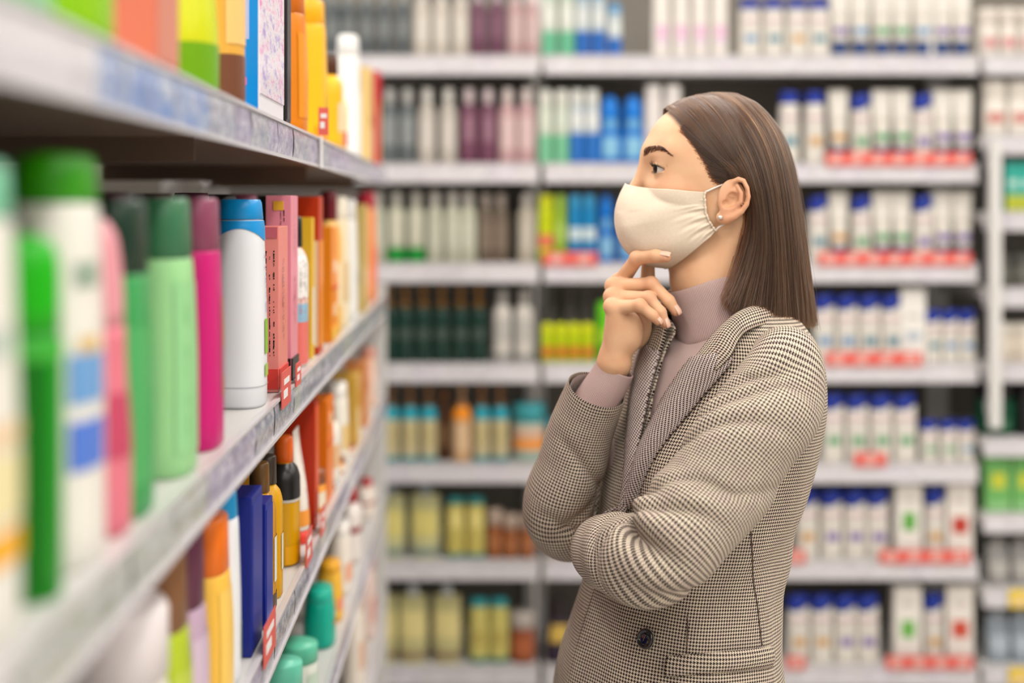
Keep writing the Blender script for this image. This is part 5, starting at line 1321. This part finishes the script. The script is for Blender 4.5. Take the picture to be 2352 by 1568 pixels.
AF = AF + fo * (rf.uniform(.002, .010, 260)[:, None] * np.sin(np.linspace(0, 1, KP) * rf.uniform(1.2, 3.0, 260)[:, None]) ** 2)[..., None]
RF = np.full((260, KP), .00009)
allS = np.concatenate([A1, A2, AT, AF]); allR = np.concatenate([R1, R2, RT, RF])
def push_out(A, gap):
    sh = A.shape; P = A.reshape(-1, 3).astype(np.float32).copy()
    sk = lambda p: smin(s_ell(p, (-.003, 0, .040), (.094, .072, .088)), s_ell(p, (.0255, 0, .055), (.060, .059, .066)), .02)
    for _ in range(3):
        d0 = sk(P) - gap; e = .001
        g = np.stack([sk(P + np.eye(3, dtype=np.float32)[i] * e) - sk(P - np.eye(3, dtype=np.float32)[i] * e) for i in range(3)], -1) / (2 * e)
        g /= np.linalg.norm(g, axis=1)[:, None] + 1e-9
        P = P + np.clip(-d0, 0, .03)[:, None] * g
    return P.reshape(sh)
gr = (np.random.default_rng(3).uniform(.0008, .0065, len(A1) + len(A2)) * np.clip(.12 + np.concatenate([Q1, Q2]) / 1.3, 0, 1)).astype(np.float32)
allS[:len(gr)] = push_out(allS[:len(gr)], np.repeat(gr, KP))
hair = hair_object('hair', head_world(allS.reshape(-1, 3)).reshape(allS.shape), allR, HAIR, person)
hair.matrix_parent_inverse = PINV
sa = hair.data.attributes.new('shade', 'FLOAT', 'CURVE')
sa.data.foreach_set('value', np.concatenate([S1, S2, np.random.default_rng(4).uniform(0, .55, nT), rf.uniform(.4, 1, 260)]).astype(np.float32))
# inner body of the hair so that no light leaks through
q = np.linspace(.7, 6, 37)
inner = guide_at(q); Ln = []
for Sg in (1, -1):
    I = inner.copy()
    inn = np.array([-.02, 0, .03]) - I; inn[..., 2] *= np.interp(np.linspace(0, 1, KP), [0, .3, .6], [1, .6, 0])[None]
    inn /= np.linalg.norm(inn, axis=-1, keepdims=True)
    I = I + inn * np.interp(np.linspace(0, 1, KP), [0, .2, .5, 1], [.006, .010, .014, .014])[None, :, None]
    I = I[:, :-1]
    if Sg < 0:
        I = I * np.array([1, -1, 1]); I[:, :, 1] -= (.036 * (1 - np.linspace(0, 1, KP)) ** 3)[None, :-1]
    Ln.append(I)
HB = mat('hair_mass', (50, 35, 27), .6, spec=.3)
V = np.concatenate([Ln[0][1:], Ln[1][::-1][:-1]], 0)
V = push_out(V, .0008)
o = pchild('hair_mass', head_world(V.reshape(-1, 3)), grid_faces(V.shape[0], V.shape[1]), HB)
sm = o.modifiers.new('thick', 'SOLIDIFY'); sm.thickness = .004; sm.offset = 0

# ---- sweater: torso, folded collar, cuff
def strip(fn, nu, nv):
    P = np.array([[fn(i / (nu - 1), j / (nv - 1)) for j in range(nv)] for i in range(nu)])
    return P
zs = np.linspace(1.0, 1.345, 26); ths = np.linspace(-math.pi, math.pi, 73)
TH, ZZ = np.meshgrid(ths, zs, indexing='ij')
P = S(TH, ZZ, -.007 - .022 * np.clip((ZZ - 1.305) / .04, 0, 1))
sweater = pchild('turtleneck', P.reshape(-1, 3), grid_faces(73, 26), KNITF, uv=np.stack([TH * .13, ZZ], -1).reshape(-1, 2))
NA = np.array([.36, 0, .933]); NFw = np.array([.933, 0, -.36])
def neck_ring(h, rf, rs, m=96, jit=0.0):
    """ring around the neck axis at height h along it (0 = top of the collar)"""
    t = np.linspace(0, 2 * math.pi, m)
    c = np.array([.006, 0, -.105]) + NA * h
    return c + np.cos(t)[:, None] * rf * NFw + np.sin(t)[:, None] * rs * np.array([0, 1.0, 0])
rings, uvs = [], []
prof = [(-.010, .0530, .0500), (-.002, .0545, .0515), (.0015, .0565, .0535), (-.001, .0590, .0560), (-.010, .0605, .0580), (-.025, .0615, .0595), (-.040, .0645, .0630), (-.054, .0685, .0670), (-.064, .0715, .0695), (-.069, .0700, .0680), (-.066, .0620, .0600)]
pr = catmull(np.array(prof), 40)
for k, (h, rf, rs) in enumerate(pr):
    R_ = neck_ring(h, rf, rs); t = np.linspace(0, 2 * math.pi, 96)
    if h < -.03:     # the fold droops at the front and wavers
        w = (-.03 - h) / .036
        R_ = R_ - NA * (w * (.005 * np.cos(t) + .0045 * np.sin(3 * t + 1) + .003 * np.sin(7 * t)))[:, None]
    rings.append(R_); uvs.append(np.stack([t * .062, np.full(96, k * .003)], -1))
P = head_world(np.array(rings).reshape(-1, 3))
o = pchild('folded_collar', P, grid_faces(40, 96), KNIT, parent=sweater, uv=np.array(uvs).reshape(-1, 2))
# lower neck piece under the fold
rings, uvs = [], []
for k, (h, rf, rs) in enumerate([(-.050, .057, .056), (-.066, .0605, .060), (-.076, .066, .067), (-.085, .074, .076), (-.092, .084, .088), (-.097, .092, .096)]):
    rings.append(neck_ring(h, rf, rs)); uvs.append(np.stack([np.linspace(0, 2 * math.pi, 96) * .062, np.full(96, k * .01)], -1))
P = head_world(np.array(rings).reshape(-1, 3))
o = pchild('neck_rib', P, grid_faces(6, 96), KNITF, parent=sweater, uv=np.array(uvs).reshape(-1, 2))

def sleeve(path, rad, m, name, material, parent, fold=None, ns=110, up=(0, 1, 0), twist=0.0, rnom=.05, thick=.002, creases=()):
    rnom = round(2 * math.pi * rnom / .004) * .004 / (2 * math.pi)
    C = catmull(np.hstack([np.array(path), np.array(rad)[:, None]]), ns)
    Pp, R_ = C[:, :3], C[:, 3]
    T, N, B = frames(Pp, up)
    t = np.linspace(0, 2 * math.pi, m)
    s = np.concatenate([[0], np.cumsum(np.linalg.norm(np.diff(Pp, axis=0), axis=1))])
    rr = R_[:, None] * np.ones(m)[None]
    if fold is not None:
        rr = rr + fold(s[:, None] / s[-1], t[None, :])
    V = Pp[:, None] + rr[..., None] * (np.cos(t)[None, :, None] * N[:, None] + np.sin(t)[None, :, None] * B[:, None])
    for s0, dv, dep, wid, diag in creases:
        dv = np.asarray(dv, float); dv /= np.linalg.norm(dv)
        rdir = (np.cos(t)[None, :, None] * N[:, None] + np.sin(t)[None, :, None] * B[:, None])
        side = np.cross(T, dv); side /= np.linalg.norm(side, axis=1)[:, None] + 1e-9
        lat = (rdir * side[:, None]).sum(-1)
        w = np.clip((rdir @ dv) + .25, 0, 1.0) ** 1.3 * np.exp(-((s[:, None] / s[-1] - s0 - diag * lat) / wid) ** 2)
        V = V - rdir * (dep * 1.5 * w)[..., None]
    uv = np.stack([np.broadcast_to(t[None] * rnom, (ns, m)), np.broadcast_to(s[:, None], (ns, m))], -1)
    o = pchild(name, V.reshape(-1, 3), grid_faces(ns, m)[:, ::-1], material, parent=parent, uv=uv.reshape(-1, 2))
    if thick:
        sm = o.modifiers.new('thick', 'SOLIDIFY'); sm.thickness = thick; sm.offset = -1
    return o, V

# knitted cuff at the raised wrist
sleeve([at(1413, 845, 1.852), at(1403, 866, 1.854), at(1388, 892, 1.857), at(1360, 940, 1.866)], [.0238, .0246, .0260, .0290], 72, 'cuff', KNIT, sweater, ns=24, rnom=.03)

# ---- blazer
ZB = 1.075
def v_edge(px, side, tail):
    q = sorted([on_torso(u, v, .004)[::-1] for u, v in px])
    z = [.70, q[0][0] - .02] + [a for a, _ in q] + [1.385, 1.39]
    t = [tail, tail] + [b for _, b in q] + [side * 1.25, side * 1.3]
    return z, t
zl_, tl_ = v_edge([(1642, 760), (1582, 850), (1542, 911), (1497, 1000), (1468, 1080), (1450, 1160)], 1, -.22)
zr_, tr_ = v_edge([(1556, 750), (1524, 810), (1499, 900), (1480, 1000), (1465, 1080), (1452, 1160)], -1, .04)
zL = np.linspace(.70, 1.39, 70)
tL = np.interp(zL, zl_, tl_); tR = np.minimum(np.interp(zL, zr_, tr_), tL + .26)
def wrinkle(th, z):
    w = .0022 * np.sin(z * 70 + 3 * np.sin(th * 2)) * np.exp(-((z - 1.07) / .06) ** 2)
    w = w + .0018 * np.sin(th * 9 + z * 25) * np.exp(-((z - 1.02) / .12) ** 2)
    w = w + .003 * np.sin(th * 5 + 1) * np.clip((.95 - z) / .2, 0, 1)
    return w
nz_, nth = 110, 170
zz = np.linspace(.72, 1.389, nz_)
k = np.linspace(0, 1, nth)
thl = np.interp(zz, zL, tL); thr = np.interp(zz, zL, tR) + 2 * math.pi
TH = thl[:, None] + (thr - thl)[:, None] * k[None]
ZZ = np.broadcast_to(zz[:, None], TH.shape)
edge = .005 * np.exp(-(k / .03) ** 2)[None] + 0 * TH
P = S(TH, ZZ, .004 + wrinkle(TH, ZZ) + edge)
UVb = np.stack([TH * .150, ZZ * 1.0], -1)
blazer = pchild('blazer', P.reshape(-1, 3), grid_faces(nz_, nth), HOUND, uv=UVb.reshape(-1, 2))
sm = blazer.modifiers.new('thick', 'SOLIDIFY'); sm.thickness = .0025; sm.offset = -1

def lapel(side):
    zq = np.linspace(1.06, 1.315, 40); nw = 9
    te = np.interp(zq, zL, tL if side > 0 else tR)
    wd = np.interp(zq, [1.06, 1.10, 1.16, 1.22, 1.27, 1.30, 1.315], [.004, .014, .026, .037, .046, .050, .040])
    V, UV = [], []
    for i, z in enumerate(zq):
        row, ruv = [], []
        cx, cy, w, d = tor(z)
        for j in range(nw):
            x = j / (nw - 1)
            th = te[i] + side * (x * wd[i] - .004) / (d * .9 + .03)
            off = .010 + .006 * math.sin(math.pi * min(1, x * 1.15)) - .002 * x + .004 * (1 - x)
            row.append(S(th, z + .012 * x * (z - 1.06) / .25, off)); ruv.append((x * wd[i] + z * .35, z - x * wd[i] * .35))
        V.append(row); UV.append(ruv)
    V = np.array(V)
    f = grid_faces(40, nw)
    if side < 0: f = f[:, ::-1]
    o = pchild('lapel', V.reshape(-1, 3), f, HOUND2, parent=blazer, uv=np.array(UV).reshape(-1, 2))
    sm = o.modifiers.new('thick', 'SOLIDIFY'); sm.thickness = .004; sm.offset = 0
lapel(1); lapel(-1)
# collar round the neck
def cpt(side, z, off, dth=0.0, dz=0.0):
    th = np.interp(z, zL, tL if side > 0 else tR)
    return S(th + side * dth, z + dz, off)
nb_ = np.array([.339, 1.878, 0])
def nbk(ang, r, z): return nb_ + (-TF * math.cos(ang) + TL * math.sin(ang)) * r + np.array([0, 0, z])
inn = [cpt(1, 1.295, .012), cpt(1, 1.325, .012), cpt(1, 1.352, .012), cpt(1, 1.374, .010), nbk(1.0, .078, 1.386), nbk(.5, .078, 1.392), nbk(0, .078, 1.394),
       nbk(-.5, .078, 1.392), nbk(-1.0, .078, 1.386), cpt(-1, 1.374, .010), cpt(-1, 1.352, .012), cpt(-1, 1.325, .012), cpt(-1, 1.295, .012)]
out = [cpt(1, 1.310, .012, .24, -.008), cpt(1, 1.325, .012, .28, -.004), cpt(1, 1.345, .012, .27, -.004), cpt(1, 1.360, .011, .26, -.006), nbk(1.05, .092, 1.362), nbk(.5, .090, 1.366), nbk(0, .090, 1.368),
       nbk(-.5, .090, 1.366), nbk(-1.05, .092, 1.362), cpt(-1, 1.360, .011, .26, -.006), cpt(-1, 1.345, .012, .27, -.004), cpt(-1, 1.325, .012, .28, -.004), cpt(-1, 1.310, .012, .24, -.008)]
ci_, co_ = catmull(np.array(inn), 90), catmull(np.array(out), 90)
V = []
for x in np.linspace(0, 1, 9):
    row = ci_ * (1 - x) + co_ * x; row = row + np.array([0, 0, 1]) * (.007 * math.sin(math.pi * x))
    V.append(row)
V = np.array(V); sarc = np.concatenate([[0], np.cumsum(np.linalg.norm(np.diff(ci_, axis=0), axis=1))])
UV = np.stack(np.broadcast_arrays(sarc[None, :], (np.linspace(0, 1, 9) * .04)[:, None]), -1)
o = pchild('collar', V.reshape(-1, 3), grid_faces(9, 90), HOUND, parent=blazer, uv=UV.reshape(-1, 2))
sm = o.modifiers.new('thick', 'SOLIDIFY'); sm.thickness = .004; sm.offset = 0

def fold_l(s, t):
    e = np.exp(-((s - .62) / .10) ** 2)
    f = .0042 * np.sin(s * 75 + 1.6 * np.cos(t - .5)) * e * (0.55 + .45 * np.cos(t + .6))
    f = f + .0030 * np.sin(s * 26 + 2.2 * np.sin(t) + .8) * np.exp(-((s - .35) / .22) ** 2)
    f = f + .0022 * np.sin(s * 48 - 2 * np.cos(t)) * np.exp(-((s - .86) / .12) ** 2)
    return f
sl, VL = sleeve([(.384, 1.782, 1.316), at(1806, 842, 1.715), at(1774, 922, 1.692), at(1702, 1030, 1.672), at(1634, 1128, 1.655), at(1552, 1230, 1.632), at(1488, 1285, 1.640), at(1438, 1276, 1.690), at(1408, 1268, 1.745), at(1388, 1264, 1.80)],
       [.036, .0440, .0570, .0600, .0590, .0565, .0535, .0480, .0445, .0420], 96, 'sleeve', HOUND, blazer, fold_l, ns=220, rnom=.054,
       creases=[(.655, (-.5, -.3, .8), .016, .016, .02), (.60, (-.6, -.5, .6), .0065, .014, .05), (.71, (-.2, -.6, .75), .006, .014, -.04), (.545, (-.7, -.4, .5), .004, .016, .07),
                (.30, (-.8, -.5, .0), .006, .022, .10), (.38, (-.75, -.5, .2), .0045, .018, .09), (.23, (-.7, -.6, .0), .005, .02, .08), (.47, (.3, -.9, .1), .003, .02, .10),
                (.66, (.3, -.6, -.7), .004, .012, .03), (.72, (.2, -.6, -.7), .004, .012, .03), (.80, (0, -.8, .5), .004, .014, .05), (.86, (0, -.8, -.4), .0035, .014, -.05)])
def fold_r(s, t):
    f = .0028 * np.sin(s * 60 + 1.8 * np.cos(t)) * np.exp(-((s - .48) / .12) ** 2)
    f = f + .0018 * np.sin(s * 34 + 2 * np.sin(t)) * np.exp(-((s - .22) / .15) ** 2)
    return f
cuffC = at(1370, 895, 1.842)
sr, VR = sleeve([cuffC, at(1347, 955, 1.860), at(1316, 1050, 1.880), at(1292, 1125, 1.896), at(1284, 1183, 1.915), at(1316, 1200, 1.955), at(1390, 1110, 1.985), at(1465, 1000, 2.01), (.292, 2.025, 1.298), (.315, 1.96, 1.318)],
       [.0372, .0400, .0432, .0460, .0455, .0475, .0490, .0520, .0500, .046], 96, 'sleeve', HOUND, blazer, fold_r, ns=200, rnom=.045,
       creases=[(.40, (.7, -.6, .2), .006, .014, .05), (.33, (.7, -.6, .2), .005, .014, -.05), (.26, (.6, -.7, .1), .0035, .016, .06), (.17, (.5, -.8, 0), .003, .016, -.06), (.44, (-.2, -.9, -.3), .004, .012, .04)])
LIN = mat('satin_lining', (226, 208, 200), .35, sheen=.2)
sleeve([cuffC + np.array([0, 0, -.002]), at(1346, 960, 1.865), at(1330, 1005, 1.872)], [.0345, .0372, .038], 64, 'lining', LIN, blazer, ns=20, thick=0)
# buttons
BTN = mat('button_horn', (20, 18, 18), .12, coat=.8)
RIMM = mat('button_rim', (120, 108, 98), .3)
def place_on(u, v, off=.006):
    th, z = on_torso(u, v, .004)
    p = S(th, z, off + .004); e = 1e-3
    du = S(th + e, z) - S(th - e, z); dv = S(th, z + e) - S(th, z - e)
    n = np.cross(du, dv); n /= np.linalg.norm(n)
    tdir = du / np.linalg.norm(du); b = np.cross(n, tdir)
    return p, n, tdir, b, th, z
def button(u, v, r=.0118):
    p, n, t, b, _, _ = place_on(u, v, .004)
    prof = [(0, .0022), (.55, .0020), (.72, .0026), (.80, .0044), (.92, .0046), (1.0, .0030), (1.0, 0.0)]
    a = np.linspace(0, 2 * math.pi, 28, endpoint=False)
    V = np.array([[p + n * h + (t * math.cos(x) + b * math.sin(x)) * max(rr, .02) * r for x in a] for rr, h in prof])
    vv, ff = loft_mesh(V[::-1]); o = pchild('button', vv, ff, BTN, parent=blazer)
    rim = [p + n * .0008 + (t * math.cos(x) + b * math.sin(x)) * r * 1.03 for x in np.linspace(0, 2 * math.pi, 33)]
    v2, f2 = tube(rim, .0007, 6); pchild('button_rim', v2, f2, RIMM, parent=blazer)
    th_ = [p + n * .003 + t * x + b * y for x, y in ((-.002, -.0035), (-.0008, 0), (.0006, .0035))]
    v2, f2 = tube(th_, .0005, 5); pchild('button_thread', v2, f2, RIMM, parent=blazer)
button(1487, 1464)
# pocket flap
def pocket():
    top = [(1534, 1506), (1600, 1500), (1680, 1493), (1768, 1483)]
    V, UV = [], []
    Tt = [place_on(u, v) for u, v in catmull(np.array(top, float), 26)]
    for j, x in enumerate(np.linspace(0, 1, 7)):
        row = []
        for q in Tt:
            th, z = q[4], q[5]; zz_ = z - x * .022
            row.append(S(th, zz_, .0075 + .004 * math.sin(math.pi * x) - .001 * x)); UV.append((th * .15 + .001, zz_ + .0012))
        V.append(row)
    V = np.array(V)
    o = pchild('pocket_flap', V.reshape(-1, 3), grid_faces(7, 26), HOUND, parent=blazer, uv=np.array(UV))
    sm = o.modifiers.new('thick', 'SOLIDIFY'); sm.thickness = .0035; sm.offset = 0
pocket()
# seams: thin stitched ridges
SEAM = mat('seam_thread', (92, 74, 68), .9)
def seam(pts):
    P = [S(q[0], q[1], .0046 + float(wrinkle(q[0], q[1]))) for q in [on_torso(u, v, .004) for u, v in catmull(np.array(pts, float), 14)]]
    V, F = tube(catmull(np.array(P), 40), .0008, 5); pchild('seam', V, F, SEAM, parent=blazer)
seam([(1724, 1200), (1726, 1290), (1738, 1400), (1748, 1480)])
seam([(1580, 1410), (1579, 1450), (1578, 1500)])
# back seam of the near sleeve
kk = 10
i0, j0 = 20, 0
ss = np.arange(24, 170)
_c = VL.mean(1); _r = VL[120] - _c[120]; _r /= np.linalg.norm(_r, axis=1)[:, None]
jj = int(np.argmax(_r @ np.array([.60, -.62, -.50])))
V, F = tube(VL[ss, jj], .0007, 5)
pchild('seam', V, F, SEAM, parent=blazer)

# ---- trousers and shoes below the frame
TRO = mat('dark_trousers', (40, 38, 42), .85, noise=.06, nscale=200)
tr = None
rings = []
for h, f in ((HIPL, FTL), (HIPR, FTR)):
    pts = catmull(np.array([h + np.array([0, 0, .06]), h, (h + f) / 2 + np.array([-.012, 0, 0]), f + np.array([0, 0, .03])]), 24)
    rad = np.interp(np.linspace(0, 1, 24), [0, .15, .5, 1], [.088, .086, .064, .058])
    V, F = tube(pts, rad, 28)
    if tr is None: tr = pchild('trousers', V, F, TRO)
    else: pchild('trouser_leg', V, F, TRO, parent=tr)
SHOE = mat('leather_shoe', (28, 24, 24), .3, coat=.3)
SOLE = mat('shoe_sole', (60, 52, 46), .7)
for f in (FTL, FTR):
    prof = [(.052, .0, .030, .034), (.030, .0, .040, .050), (-.03, .0, .042, .040), (-.09, -.012, .044, .030), (-.145, -.018, .036, .022), (-.172, -.02, .016, .014)]
    rr_ = []
    for dx, dy, w, h in prof:
        t = np.linspace(0, 2 * math.pi, 20, endpoint=False)
        rr_.append(np.stack([np.full(20, f[0] + dx), f[1] + dy + w * np.cos(t), .026 + h + h * np.sin(t)], -1))
    V, F = loft_mesh(rr_); sh_ = pchild('shoe', V, F, SHOE)
    rr_ = []
    for dx, dy, w, h in [(.055, 0, .026, 0), (.03, 0, .040, 0), (-.03, 0, .042, 0), (-.09, -.012, .046, 0), (-.145, -.018, .038, 0), (-.176, -.02, .016, 0)]:
        rr_.append([(f[0] + dx, f[1] + dy - w, 0.0), (f[0] + dx, f[1] + dy + w, 0.0), (f[0] + dx, f[1] + dy + w, .03), (f[0] + dx, f[1] + dy - w, .03)])
    V, F = loft_mesh(rr_); pchild('sole', V, F, SOLE, parent=sh_)
